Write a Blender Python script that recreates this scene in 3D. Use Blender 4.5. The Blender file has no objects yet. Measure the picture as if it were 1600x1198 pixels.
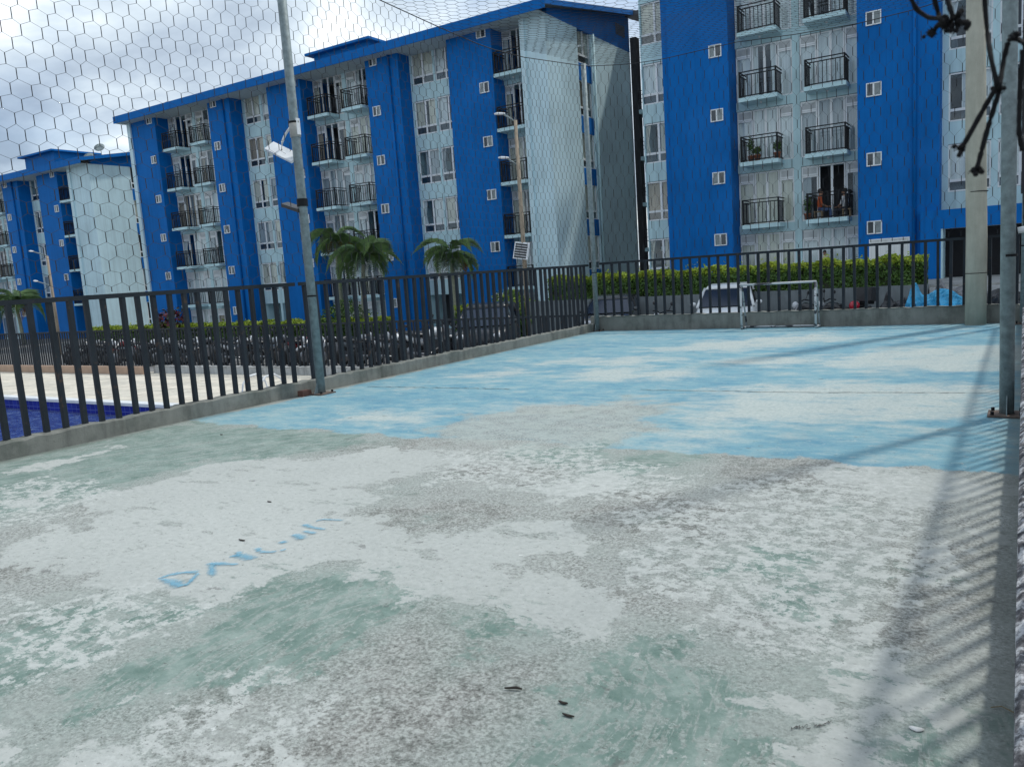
import bpy, math, random
import numpy as np
from mathutils import Vector, Matrix
random.seed(7); rng = np.random.default_rng(7)
scene = bpy.context.scene
col = scene.collection
RAD = math.radians

# ------------------------------------------------------------------ camera
FPX, CX, CY, CAMH = 1253.0, 800.0, 599.0, 1.5
def _d(p):
    v = np.array([p[0]-CX, p[1]-CY, FPX]); return v/np.linalg.norm(v)
_Y = _d((1600., 371.)); _X = -_d((-1175., 559.)); _X -= _Y*(_X@_Y); _X /= np.linalg.norm(_X); _Z = np.cross(_X, _Y)
RC = np.array([_X, _Y, _Z])
cam_d = bpy.data.cameras.new('camera'); cam = bpy.data.objects.new('camera', cam_d); col.objects.link(cam)
cam_d.sensor_width = 36.0; cam_d.lens = 36.0*FPX/1600.0; cam_d.clip_start = 0.05; cam_d.clip_end = 4000
r_, d_, f_ = RC[:, 0], RC[:, 1], RC[:, 2]
cam.matrix_world = Matrix(((r_[0], -d_[0], -f_[0], 0), (r_[1], -d_[1], -f_[1], 0), (r_[2], -d_[2], -f_[2], CAMH), (0, 0, 0, 1)))
scene.camera = cam; cam_d.dof.use_dof = True; cam_d.dof.focus_distance = 16.0; cam_d.dof.aperture_fstop = 14.0
def ray(px, py): return RC@_d((px, py))
def ong(px, py, z=0.0):                       # photo pixel -> point on a level surface
    r = ray(px, py); return np.array([0, 0, CAMH])+r*((z-CAMH)/r[2])
def onY(px, py, y):                           # photo pixel -> point on a wall facing the camera
    r = ray(px, py); return np.array([0, 0, CAMH])+r*(y/r[1])

# ------------------------------------------------------------------ sky, sun, exposure
SUN = Vector((0.30, 0.60, 1.0)).normalized()
SKY_STRENGTH, SUN_STRENGTH, EXPOSURE = 0.16, 1.95, 0.32
world = bpy.data.worlds.new('World'); scene.world = world; world.use_nodes = True
wn, wl = world.node_tree.nodes, world.node_tree.links
bg = wn['Background']; bg.inputs['Strength'].default_value = SKY_STRENGTH
sky = wn.new('ShaderNodeTexSky'); sky.sky_type = 'NISHITA'; sky.sun_disc = False
sky.sun_elevation = math.asin(SUN.z); sky.sun_rotation = math.atan2(SUN.x, SUN.y)
sky.dust_density = 2.0; sky.air_density = 1.0
tc = wn.new('ShaderNodeTexCoord'); sep = wn.new('ShaderNodeSeparateXYZ'); wl.new(tc.outputs['Generated'], sep.inputs[0])
def wm(op, a, b=None):
    n = wn.new('ShaderNodeMath'); n.operation = op
    for i, v in enumerate((a, b)):
        if v is None: continue
        if isinstance(v, (int, float)): n.inputs[i].default_value = v
        else: wl.new(v, n.inputs[i])
    return n.outputs[0]
zz = wm('ADD', wm('MAXIMUM', sep.outputs[2], 0.0), 0.22)
cmb = wn.new('ShaderNodeCombineXYZ'); wl.new(wm('DIVIDE', sep.outputs[0], zz), cmb.inputs[0]); wl.new(wm('DIVIDE', sep.outputs[1], zz), cmb.inputs[1])
def wnoise(scale, detail, rough, off, dist=0.0):
    mp = wn.new('ShaderNodeMapping'); mp.inputs['Location'].default_value = (off, off*0.7, 0); wl.new(cmb.outputs[0], mp.inputs[0])
    n = wn.new('ShaderNodeTexNoise'); n.inputs['Scale'].default_value = scale; n.inputs['Detail'].default_value = detail
    n.inputs['Roughness'].default_value = rough; n.inputs['Distortion'].default_value = dist; wl.new(mp.outputs[0], n.inputs['Vector']); return n.outputs['Fac']
def wramp(fac, stops):
    n = wn.new('ShaderNodeValToRGB'); e = n.color_ramp.elements
    while len(e) < len(stops): e.new(0.5)
    for i, (p, c) in enumerate(stops): e[i].position = p; e[i].color = (*c, 1)
    wl.new(fac, n.inputs[0]); return n.outputs[0]
cover = wramp(wnoise(0.9, 6, 0.55, 3.1), [(0.30, (0.45,)*3), (0.55, (1,)*3)])
shade = wramp(wnoise(1.25, 7, 0.52, 8.3, 0.35), [(0.36, (1.55, 1.95, 2.55)), (0.46, (2.8, 3.35, 4.0)), (0.54, (4.0, 4.6, 5.1)), (0.62, (6.5, 6.8, 7.0))])
mx = wn.new('ShaderNodeMix'); mx.data_type = 'RGBA'; wl.new(cover, mx.inputs['Factor'])
wl.new(sky.outputs[0], mx.inputs[6]); wl.new(shade, mx.inputs[7]); wl.new(mx.outputs[2], bg.inputs['Color'])
sun_d = bpy.data.lights.new('sun', 'SUN'); sun_d.energy = SUN_STRENGTH; sun_d.angle = RAD(3.0); sun_d.color = (1.0, 0.98, 0.92)
sun = bpy.data.objects.new('sun', sun_d); col.objects.link(sun); sun.rotation_euler = (-SUN).to_track_quat('-Z', 'Y').to_euler(); sun.location = (20, 40, 60)
vs = scene.view_settings; vs.view_transform = 'Standard'; vs.look = 'None'; vs.gamma = 1.0; vs.exposure = EXPOSURE; vs.use_curve_mapping = False

# ------------------------------------------------------------------ mesh helpers
class MB:
    def __init__(s): s.v = []; s.f = []; s.m = []
    def add(s, vs_, fs, mi=0):
        o = len(s.v); s.v.extend([tuple(map(float, p)) for p in vs_]); s.f.extend([tuple(i+o for i in f) for f in fs]); s.m.extend([mi]*len(fs)); return s
    def box(s, x0, x1, y0, y1, z0, z1, mi=0):
        return s.add([(x0,y0,z0),(x1,y0,z0),(x1,y1,z0),(x0,y1,z0),(x0,y0,z1),(x1,y0,z1),(x1,y1,z1),(x0,y1,z1)],
                     [(0,3,2,1),(4,5,6,7),(0,1,5,4),(1,2,6,5),(2,3,7,6),(3,0,4,7)], mi)
    def hexa(s, p, mi=0):                      # eight corners, bottom ring then top ring
        return s.add(p, [(0,3,2,1),(4,5,6,7),(0,1,5,4),(1,2,6,5),(2,3,7,6),(3,0,4,7)], mi)
    def quad(s, a, b, c, d, mi=0): return s.add([a,b,c,d], [(0,1,2,3)], mi)
    def tube(s, path, r, n=8, mi=0, caps=True):
        P = [Vector(p) for p in path]; rs = r if isinstance(r, (list, tuple)) else [r]*len(P); rings = []
        up = Vector((0,0,1))
        for i, p in enumerate(P):
            t = (P[min(i+1, len(P)-1)]-P[max(i-1, 0)]).normalized()
            a = t.cross(up if abs(t.z) < 0.95 else Vector((1,0,0))).normalized(); b = t.cross(a).normalized()
            rings.append([p+(a*math.cos(2*math.pi*k/n)+b*math.sin(2*math.pi*k/n))*rs[i] for k in range(n)])
        vs_ = [q for R in rings for q in R]; fs = []
        for i in range(len(P)-1):
            for k in range(n):
                k2 = (k+1) % n; fs.append((i*n+k, i*n+k2, (i+1)*n+k2, (i+1)*n+k))
        if caps: fs.append(tuple(range(n))[::-1]); fs.append(tuple((len(P)-1)*n+k for k in range(n)))
        return s.add(vs_, fs, mi)
    def loft(s, rings, mi=0, caps=True):
        n = len(rings[0]); vs_ = [q for R in rings for q in R]; fs = []
        for i in range(len(rings)-1):
            for k in range(n):
                k2 = (k+1) % n; fs.append((i*n+k, i*n+k2, (i+1)*n+k2, (i+1)*n+k))
        if caps: fs.append(tuple(range(n))[::-1]); fs.append(tuple((len(rings)-1)*n+k for k in range(n)))
        return s.add(vs_, fs, mi)
    def ball(s, c, r, n=10, mi=0):
        rx, ry, rz = (r, r, r) if isinstance(r, (int, float)) else r; rings = []
        for i in range(n//2+1):
            t = math.pi*(i/(n//2)); q = max(math.sin(t), 0.02)
            rings.append([(c[0]+rx*q*math.cos(2*math.pi*k/n), c[1]+ry*q*math.sin(2*math.pi*k/n), c[2]-rz*math.cos(t)) for k in range(n)])
        return s.loft(rings, mi)
    def wheel(s, c, r, w, n=20, axis='y', mi=0):
        prof = [(-w/2, r*0.9), (-w*0.38, r), (w*0.38, r), (w/2, r*0.9)]; rings = []
        for (a, q) in prof:
            ring = []
            for k in range(n):
                t = 2*math.pi*k/n
                ring.append((c[0]+q*math.cos(t), c[1]+a, c[2]+q*math.sin(t)) if axis == 'y' else (c[0]+a, c[1]+q*math.cos(t), c[2]+q*math.sin(t)))
            rings.append(ring)
        return s.loft(rings, mi)
    def mesh(s, name, mats, smooth=False):
        me = bpy.data.meshes.new(name); me.from_pydata(s.v, [], s.f)
        for m in (mats if isinstance(mats, (list, tuple)) else [mats]): me.materials.append(m)
        if len(set(s.m)) > 1: me.polygons.foreach_set('material_index', s.m)
        if smooth: me.polygons.foreach_set('use_smooth', [True]*len(s.f))
        me.update(); return me
    def build(s, name, mats, parent=None, smooth=False): return link(name, s.mesh(name, mats, smooth), parent)
def link(name, me, parent=None, loc=None, rot=None):
    o = bpy.data.objects.new(name, me); col.objects.link(o)
    if parent is not None: o.parent = parent
    if loc is not None: o.location = loc
    if rot is not None: o.rotation_euler = rot
    return o
def tag(o, label, cat, group=None):
    o['label'] = label; o['category'] = cat
    if group: o['group'] = group
    return o
def thing(name, label, cat, loc=(0,0,0), rz=0.0, group=None):
    o = bpy.data.objects.new(name, None); col.objects.link(o); o.location = loc; o.rotation_euler = (0,0,rz); o.empty_display_size = 0.2
    return tag(o, label, cat, group)
def structure(o): o['kind'] = 'structure'; return o
def copy_tree(o, parent=None):
    c = o.copy(); col.objects.link(c); c.parent = parent
    for ch in list(o.children): copy_tree(ch, c)
    return c

# ------------------------------------------------------------------ material helpers
class MT:
    def __init__(s, name, rough=0.7, metal=0.0, spec=0.5):
        s.m = bpy.data.materials.new(name); s.m.use_nodes = True; s.n = s.m.node_tree.nodes; s.l = s.m.node_tree.links
        s.b = s.n['Principled BSDF']; s.b.inputs['Roughness'].default_value = rough; s.b.inputs['Metallic'].default_value = metal
        s.b.inputs['Specular IOR Level'].default_value = spec; s._pos = None
    def pos(s, obj=False):
        if s._pos is None: s._pos = s.n.new('ShaderNodeTexCoord').outputs['Object'] if obj else s.n.new('ShaderNodeNewGeometry').outputs['Position']
        return s._pos
    def math(s, op, a, b=0.0, clamp=False):
        n = s.n.new('ShaderNodeMath'); n.operation = op; n.use_clamp = clamp
        for i, v in enumerate((a, b)):
            if isinstance(v, (int, float)): n.inputs[i].default_value = v
            else: s.l.new(v, n.inputs[i])
        return n.outputs[0]
    def map(s, scale=(1,1,1), rot=(0,0,0), vec=None, loc=(0,0,0)):
        n = s.n.new('ShaderNodeMapping'); n.inputs['Scale'].default_value = scale; n.inputs['Rotation'].default_value = rot; n.inputs['Location'].default_value = loc
        s.l.new(vec or s.pos(), n.inputs[0]); return n.outputs[0]
    def noise(s, scale, detail=4, rough=0.55, vec=None, dist=0.0, out='Fac'):
        n = s.n.new('ShaderNodeTexNoise'); n.inputs['Scale'].default_value = scale; n.inputs['Detail'].default_value = detail
        n.inputs['Roughness'].default_value = rough; n.inputs['Distortion'].default_value = dist; s.l.new(vec or s.pos(), n.inputs['Vector']); return n.outputs[out]
    def attr(s, name):
        n = s.n.new('ShaderNodeAttribute'); n.attribute_name = name; return n.outputs['Fac']
    def step(s, v, lo, hi):
        n = s.n.new('ShaderNodeMapRange'); n.interpolation_type = 'SMOOTHSTEP'; n.inputs[1].default_value = lo; n.inputs[2].default_value = hi; s.l.new(v, n.inputs[0]); return n.outputs[0]
    def ramp(s, fac, stops):
        n = s.n.new('ShaderNodeValToRGB'); e = n.color_ramp.elements
        while len(e) < len(stops): e.new(0.5)
        for i, (p, c) in enumerate(stops): e[i].position = p; e[i].color = (*c, 1)
        s.l.new(fac, n.inputs[0]); return n.outputs[0]
    def mix(s, fac, a, b, mode='MIX'):
        n = s.n.new('ShaderNodeMix'); n.data_type = 'RGBA'; n.blend_type = mode
        if isinstance(fac, (int, float)): n.inputs[0].default_value = fac
        else: s.l.new(fac, n.inputs[0])
        for i, v in ((6, a), (7, b)):
            if isinstance(v, tuple): n.inputs[i].default_value = (*v, 1)
            else: s.l.new(v, n.inputs[i])
        return n.outputs[2]
    def color(s, c):
        if isinstance(c, tuple): s.b.inputs['Base Color'].default_value = (*c, 1)
        else: s.l.new(c, s.b.inputs['Base Color'])
        return s
    def bump(s, h, strength=0.3, dist=0.01):
        n = s.n.new('ShaderNodeBump'); n.inputs['Strength'].default_value = strength; n.inputs['Distance'].default_value = dist
        s.l.new(h, n.inputs['Height']); s.l.new(n.outputs[0], s.b.inputs['Normal']); return s
def simple(name, c, rough=0.6, metal=0.0, var=0.12, scale=6.0, spec=0.5, bump=0.0):
    m = MT(name, rough, metal, spec); nz = m.noise(scale, 5, 0.6)
    m.color(m.ramp(nz, [(0.3, tuple(x*(1-var) for x in c)), (0.7, tuple(min(1, x*(1+var)) for x in c))]))
    if bump: m.bump(m.noise(scale*8, 4, 0.6), bump, 0.01)
    return m.m
def wall_paint(name, c, streak=0.22, rough=0.6):
    m = MT(name, rough, 0, 0.12)
    a = m.noise(0.7, 5, 0.6); b = m.noise(1.0, 5, 0.6, m.map((5.0, 5.0, 0.28)))
    k = m.math('ADD', m.math('MULTIPLY', a, 0.5), m.math('MULTIPLY', b, 0.5))
    base = m.ramp(k, [(0.3, tuple(x*(1-streak) for x in c)), (0.52, c), (0.72, tuple(min(1, x*(1+streak*0.6)) for x in c))])
    rain = m.math('MULTIPLY', m.step(m.noise(1.3, 6, 0.65, m.map((4.5, 4.5, 0.10))), 0.53, 0.72), 0.45); patch = m.math('MULTIPLY', m.step(m.noise(0.35, 3, 0.5), 0.50, 0.66), 0.18)
    base = m.mix(rain, base, tuple(x*0.62+0.004 for x in c)); m.color(m.mix(patch, base, tuple(min(1, x*1.15+0.02) for x in c)))
    m.bump(m.noise(60, 3, 0.6), 0.08, 0.004); return m.m
M = {}
M['blue'] = wall_paint('blue_wall_paint', (0.0018, 0.140, 0.46))
M['mint'] = wall_paint('mint_wall_paint', (0.52, 0.72, 0.76))
M['pale'] = wall_paint('sunlit_mint_wall_tone', (0.58, 0.755, 0.81))  # mint lightened for end walls, fins and panels; sunlight put into the colour
M['soffit'] = wall_paint('soffit_paint', (0.50, 0.58, 0.60), 0.1)
M['frame'] = simple('white_window_frame', (0.80, 0.83, 0.84), 0.4, 0, 0.05)
M['black'] = simple('black_railing_paint', (0.008, 0.009, 0.011), 0.6, 0, 0.3, 10, 0.25)
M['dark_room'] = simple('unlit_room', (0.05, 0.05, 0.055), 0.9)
fp = MT('dark_slate_fence_paint', 0.6, 0, 0.3); fp_n = fp.noise(7, 8, 0.7); fp.color(fp.mix(fp.math('MULTIPLY', fp.step(fp_n, 0.60, 0.68), 0.8), fp.ramp(fp.noise(3, 4, 0.6), [(0.3, (0.010, 0.015, 0.021)), (0.7, (0.020, 0.027, 0.035))]), (0.075, 0.045, 0.03))); M['fence'] = fp.m
M['galv'] = simple('galvanised_steel', (0.21, 0.26, 0.27), 0.6, 0.15, 0.3, 14, 0.4)
M['white_metal'] = simple('white_enamel', (0.75, 0.77, 0.78), 0.35, 0, 0.08)
M['tyre'] = simple('tyre_rubber', (0.02, 0.02, 0.021), 0.85)
M['chrome'] = simple('bright_metal', (0.28, 0.29, 0.31), 0.35, 0.8, 0.2)
M['black_plastic'] = simple('black_plastic', (0.02, 0.021, 0.024), 0.4)
M['roof'] = simple('dark_roof_sheet', (0.10, 0.11, 0.12), 0.7)
def glass_mat(name, tint=(0.94, 0.97, 0.98), gloss=0.02):
    m = bpy.data.materials.new(name); m.use_nodes = True; n, l = m.node_tree.nodes, m.node_tree.links; n.remove(n['Principled BSDF'])
    t = n.new('ShaderNodeBsdfTransparent'); t.inputs[0].default_value = (*tint, 1); g = n.new('ShaderNodeBsdfGlossy'); g.inputs['Roughness'].default_value = 0.03
    g.inputs[0].default_value = (0.9, 0.95, 1, 1)
    f = n.new('ShaderNodeLayerWeight'); p = n.new('ShaderNodeMath'); p.operation = 'POWER'; p.inputs[1].default_value = 4.0; l.new(f.outputs['Facing'], p.inputs[0]); a = n.new('ShaderNodeMath'); a.operation = 'MULTIPLY_ADD'; a.inputs[1].default_value = 0.8; a.inputs[2].default_value = 0.02+gloss; l.new(p.outputs[0], a.inputs[0])
    x = n.new('ShaderNodeMixShader'); l.new(a.outputs[0], x.inputs[0]); l.new(t.outputs[0], x.inputs[1]); l.new(g.outputs[0], x.inputs[2]); l.new(x.outputs[0], n['Material Output'].inputs[0]); return m
M['glass'] = glass_mat('window_glass')
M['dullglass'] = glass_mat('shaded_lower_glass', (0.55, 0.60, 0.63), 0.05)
M['darkglass'] = simple('dark_window_glass', (0.03, 0.04, 0.05), 0.08, 0, 0.1, 3, 0.8)
def curtain_mat(name, c):
    m = MT(name, 0.9); a = m.noise(2.2, 3, 0.5, m.map((12, 12, 0.12)))
    m.color(m.ramp(a, [(0.3, tuple(x*0.8 for x in c)), (0.7, c)])); return m.m
CURT = [curtain_mat('white_curtain', (0.82, 0.84, 0.82)), curtain_mat('cream_curtain', (0.74, 0.70, 0.58)), curtain_mat('grey_curtain', (0.42, 0.46, 0.48)), curtain_mat('tan_curtain', (0.40, 0.32, 0.23))]
def concrete(name, c, stain=0.45, moss=None):
    m = MT(name, 0.9, 0, 0.25); a = m.noise(1.6, 8, 0.62); b = m.noise(2.2, 6, 0.65, m.map((3.5, 3.5, 0.6))); d = m.noise(55, 4, 0.7)
    base = m.ramp(m.math('ADD', m.math('MULTIPLY', a, 0.55), m.math('MULTIPLY', b, 0.45)), [(0.32, tuple(x*(1-stain) for x in c)), (0.5, c), (0.68, tuple(min(1, x*1.28) for x in c))])
    base = m.mix(m.step(d, 0.62, 0.74), base, tuple(x*0.45 for x in c))
    if moss: base = m.mix(m.math('MULTIPLY', m.step(m.noise(2.1, 8, 0.72), 0.46, 0.70), 0.7), base, moss)
    m.color(base); m.bump(m.math('ADD', d, m.math('MULTIPLY', a, 1.5)), 0.5, 0.008); return m.m
M['curb'] = concrete('mossy_curb_concrete', (0.215, 0.22, 0.20), 0.6, (0.10, 0.115, 0.10))
M['curb_worn'] = concrete('weathered_curb_concrete', (0.40, 0.41, 0.41), 0.7)
fk = MT('flecked_kerb_concrete', 0.9, 0, 0.2); fk_a = fk.noise(9, 8, 0.75); fk.color(fk.ramp(fk_a, [(0.40, (0.035, 0.036, 0.042)), (0.50, (0.14, 0.14, 0.15)), (0.57, (0.50, 0.51, 0.53))])); fk.bump(fk_a, 0.6, 0.02); M['fleck'] = fk.m
M['pole_conc'] = concrete('pale_pole_concrete', (0.42, 0.41, 0.34), 0.25)
M['wallgrey'] = concrete('grey_retaining_wall', (0.19, 0.215, 0.225), 0.25)
M['asphalt'] = concrete('parking_asphalt', (0.20, 0.20, 0.20), 0.35)

# ------------------------------------------------------------------ ground, court slab and pool
LOW = -1.1
PX0, PX1, PY0, PY1 = -34.0, -10.3, 1.5, 11.5
g = MB(); S = 900.0
for (x0, x1, y0, y1) in ((-S, S, PY1, S), (-S, S, -S, PY0), (-S, PX0, PY0, PY1), (PX1, S, PY0, PY1)): g.quad((x0,y0,LOW-0.02), (x1,y0,LOW-0.02), (x1,y1,LOW-0.02), (x0,y1,LOW-0.02))
structure(g.build('ground', M['asphalt']))

XL, XR, YN, YF = -8.46, 0.0, -4.0, 17.0
# painted and worn areas of the court, outlined on the slab
POLY = {
 'blue': [[(300,656),(420,632),(505,613),(930,515),(1560,498),(1640,498),(1640,748),(1590,742),(1400,728),(1250,716),(1100,708),(940,700),(820,690),(700,683),(640,683),(560,676),(440,668),(360,664)]],
 'green': [[(0,724),(300,658),(420,668),(560,678),(590,690),(430,710),(330,722),(250,745),(120,775),(0,812),(-60,830),(-60,740)],
  [(380,925),(430,900),(530,890),(600,905),(640,940),(600,975),(480,1010),(300,1050),(180,1100),(60,1160),(100,1080),(240,1010),(330,985)],
  [(930,1025),(1060,1003),(1130,1035),(1190,1075),(1210,1120),(1170,1230),(800,1230),(860,1140),(900,1080)],
  [(690,962),(780,958),(850,985),(800,1010),(720,1005)],[(1228,1068),(1330,1056),(1355,1095),(1260,1115)],[(1330,1230),(1390,1160),(1460,1125),(1490,1160),(1500,1230)],
  [(1490,1180),(1540,1150),(1590,1160),(1590,1230),(1490,1230)],[(1195,890),(1255,850),(1295,890),(1240,935)],
  [(-40,1010),(60,960),(180,950),(290,955),(180,1010),(60,1060),(-40,1120)],[(850,705),(940,700),(990,712),(930,725),(860,722)],[(1010,700),(1090,712),(1060,735),(950,745),(930,725)]],
 'film': [[(130,780),(250,745),(330,722),(480,715),(600,700),(745,697),(720,725),(570,755),(560,790),(585,835),(640,838),(760,818),(860,805),(925,835),(870,870),(880,900),(945,920),(975,955),(965,1012),(900,1015),(840,980),(780,952),(650,930),(600,900),(510,888),(410,903),(350,948),(280,932),(230,922),(90,915),(50,895),(120,860),(130,830)],
  [(-20,850),(60,822),(140,800),(135,865),(60,882),(-20,870)],
  [(1150,1078),(1290,1042),(1400,1028),(1480,1090),(1420,1150),(1300,1225),(1180,1225),(1235,1140),(1160,1110)],[(825,785),(880,755),(945,738),(965,752),(920,775),(870,792)],
  [(1250,745),(1330,722),(1560,742),(1560,775),(1480,800),(1380,780)],[(0,783),(60,768),(92,768),(60,785),(0,800)],[(30,735),(190,694),(196,698),(40,742)],[(-20,1120),(120,1130),(200,1090),(150,1190),(-20,1190)],[(1460,830),(1540,800),(1545,830),(1470,870)]],
 'rough': [[(572,800),(680,778),(860,790),(960,768),(1100,770),(1165,790),(1100,832),(960,832),(860,800),(760,815),(640,832),(590,838)],
  [(560,965),(680,935),(790,958),(880,1000),(935,1050),(925,1105),(850,1135),(780,1165),(600,1230),(300,1230),(420,1140),(560,1080),(500,1020)],[(885,908),(960,918),(1070,930),(1000,955),(920,938)],
  [(1360,935),(1420,860),(1490,800),(1560,790),(1545,1000),(1500,1085),(1400,1040),(1350,1000)],[(-40,868),(90,858),(115,872),(40,905),(-40,935)],[(690,722),(900,722),(900,745),(720,748)],[(420,898),(490,900),(440,930),(370,940)],
  [(560,680),(700,688),(740,700),(600,712),(500,706)],[(780,885),(860,882),(840,900),(770,905)],[(1120,690),(1300,715),(1320,760),(1180,770),(1090,735)],[(0,960),(120,940),(160,960),(60,985),(0,1000)],[(110,790),(200,770),(260,752),(200,790),(120,815)],[(250,1090),(400,1060),(420,1100),(280,1130)]],
 'bare': [[(700,690),(690,668),(735,648),(830,634),(960,626),(1040,628),(1010,655),(1020,672),(960,690),(945,705),(820,700)]],
 'speck': [[(1000,800),(1150,755),(1290,730),(1400,742),(1475,785),(1450,900),(1385,940),(1375,1010),(1300,1040),(1150,1030),(1040,965),(990,900)],[(680,700),(900,700),(1100,740),(1000,800),(850,770),(700,760)],[(0,940),(200,925),(330,960),(150,1050),(0,1080)],[(250,1120),(500,1100),(520,1230),(200,1230)],[(-30,760),(130,740),(180,770),(-30,850)]],
 'worn': [[(530,655),(590,643),(660,648),(655,658),(590,662)],[(1010,690),(1050,672),(1110,675),(1100,692),(1040,700)],[(870,588),(960,572),(1090,580),(1060,592),(920,594)],[(880,566),(990,556),(1060,562),(960,572)],[(1280,572),(1330,552),(1400,543),(1640,538),(1640,578),(1400,580)],
  [(1010,548),(1120,532),(1290,520),(1330,528),(1150,548)],[(1050,655),(1130,610),(1250,597),(1540,600),(1560,640),(1420,655),(1250,665)],[(720,588),(800,576),(830,580),(780,592)],[(840,566),(900,560),(920,564),(870,570)],[(1100,565),(1250,556),(1300,562),(1200,572)],[(700,640),(850,632),(1000,628),(900,645)]],
}
def poly_field(polys, P, soft):
    best = np.full(len(P), -9.0)
    for pl in polys:
        Q = np.array([ong(*p)[:2] for p in pl]); n = len(Q); inside = np.zeros(len(P), bool); dmin = np.full(len(P), 1e9)
        for i in range(n):
            a, b = Q[i], Q[(i+1) % n]; ab = b-a; t = np.clip(((P-a)@ab)/max(ab@ab, 1e-9), 0, 1); dd = P-a-t[:, None]*ab
            dmin = np.minimum(dmin, np.hypot(dd[:, 0], dd[:, 1]))
            c = (a[1] > P[:, 1]) != (b[1] > P[:, 1]); xi = a[0]+(P[:, 1]-a[1])/(b[1]-a[1]+1e-12)*ab[0]; inside ^= c & (P[:, 0] < xi)
        best = np.maximum(best, np.where(inside, dmin, -dmin))
    return np.clip(0.5+0.5*best/soft, 0, 1)
nx, ny = 150, 330
gx = np.linspace(XL, XR, nx); gy = np.linspace(YN, YF, ny); GX, GY = np.meshgrid(gx, gy); P2 = np.stack([GX.ravel(), GY.ravel()], 1)
hz = 0.001*np.sin(P2[:, 0]*1.7+P2[:, 1]*0.6)+0.001*np.sin(P2[:, 1]*2.3-P2[:, 0]*0.9)-0.002
me = bpy.data.meshes.new('court_floor'); idx = np.arange(nx*ny).reshape(ny, nx)
fc = np.stack([idx[:-1, :-1], idx[:-1, 1:], idx[1:, 1:], idx[1:, :-1]], -1).reshape(-1, 4)
me.from_pydata(np.column_stack([P2, hz]).tolist(), [], fc.tolist())
for k, soft in (('blue', 0.30), ('green', 0.40), ('film', 0.36), ('rough', 0.45), ('worn', 0.40), ('speck', 0.45), ('bare', 0.55)):
    at = me.attributes.new(k, 'FLOAT', 'POINT'); at.data.foreach_set('value', poly_field(POLY[k], P2, soft).astype(np.float32))
kd_ = np.minimum(np.minimum(P2[:, 0]-XL, XR-P2[:, 0]), YF-P2[:, 1]); at = me.attributes.new('kerbdirt', 'FLOAT', 'POINT'); at.data.foreach_set('value', np.clip(0.9-kd_/0.30, 0, 1).astype(np.float32))
me.polygons.foreach_set('use_smooth', [True]*len(me.polygons))
m = MT('worn_painted_court_concrete', 0.9, 0, 0.2)
big = m.noise(0.55, 5, 0.6); frac = m.noise(1.7, 14, 0.70); frac2 = m.noise(4.0, 12, 0.74, m.map((1, 1, 1), (0, 0, 0.3), None, (7, 3, 0)))
flake = m.noise(11.0, 10, 0.76); fine = m.noise(24, 8, 0.74); grit = m.noise(55, 6, 0.80)
strx = m.noise(1.9, 12, 0.70, m.map((1.0, 2.1, 1), (0, 0, 0.12)))                        # drag marks of broom and trowel
def arcs(cx_, cy_, sc, across, along):                                                   # sweeping brush strokes round the painter's stance
    sp_ = m.n.new('ShaderNodeSeparateXYZ'); m.l.new(m.map((1, 1, 1), (0, 0, 0), None, (-cx_, -cy_, 0)), sp_.inputs[0]); X_, Y_ = sp_.outputs[0], sp_.outputs[1]
    ln = m.math('SQRT', m.math('ADD', m.math('MULTIPLY', X_, X_), m.math('MULTIPLY', Y_, Y_))); an = m.math('ARCTAN2', Y_, X_); cb = m.n.new('ShaderNodeCombineXYZ')
    m.l.new(m.math('MULTIPLY', ln, across), cb.inputs[0]); m.l.new(m.math('MULTIPLY', an, along), cb.inputs[1]); return m.noise(sc, 9, 0.66, cb.outputs[0], 0.5)
swirl = arcs(-1.6, 2.2, 3.0, 8.0, 1.8); swirl2 = arcs(-4.6, 1.9, 3.0, 7.0, 2.2)
def mul(a, b): return m.math('MULTIPLY', a, b)
def inv(a): return m.math('SUBTRACT', 1.0, a)
def mxx(a, b): return m.math('MAXIMUM', a, b)
def add(*q):
    r_0 = q[0]
    for w_0 in q[1:]: r_0 = m.math('ADD', r_0, w_0)
    return r_0
def cov(name, amp, bias=0.0, w=0.03, src=None):                                           # outline of a patch, frayed by fractal noise
    return m.step(add(m.attr(name), mul(m.math('SUBTRACT', src or frac, 0.5), amp)), 0.5+bias-w, 0.5+bias+w)
gcol = m.ramp(grit, [(0.36, (0.10, 0.102, 0.094)), (0.45, (0.245, 0.256, 0.24)), (0.53, (0.355, 0.376, 0.354)), (0.62, (0.50, 0.528, 0.50))])
c = m.mix(mul(m.step(frac2, 0.40, 0.62), 0.75), gcol, m.ramp(fine, [(0.38, (0.275, 0.29, 0.272)), (0.60, (0.42, 0.448, 0.422))]))
rough_c = m.ramp(m.math('ADD', mul(grit, 0.62), mul(flake, 0.38)), [(0.39, (0.070, 0.069, 0.062)), (0.455, (0.185, 0.186, 0.172)), (0.50, (0.285, 0.29, 0.272)), (0.57, (0.45, 0.467, 0.44))])
c = m.mix(mul(cov('rough', 2.6, 0.03, 0.08), 0.92), c, rough_c)
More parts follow.
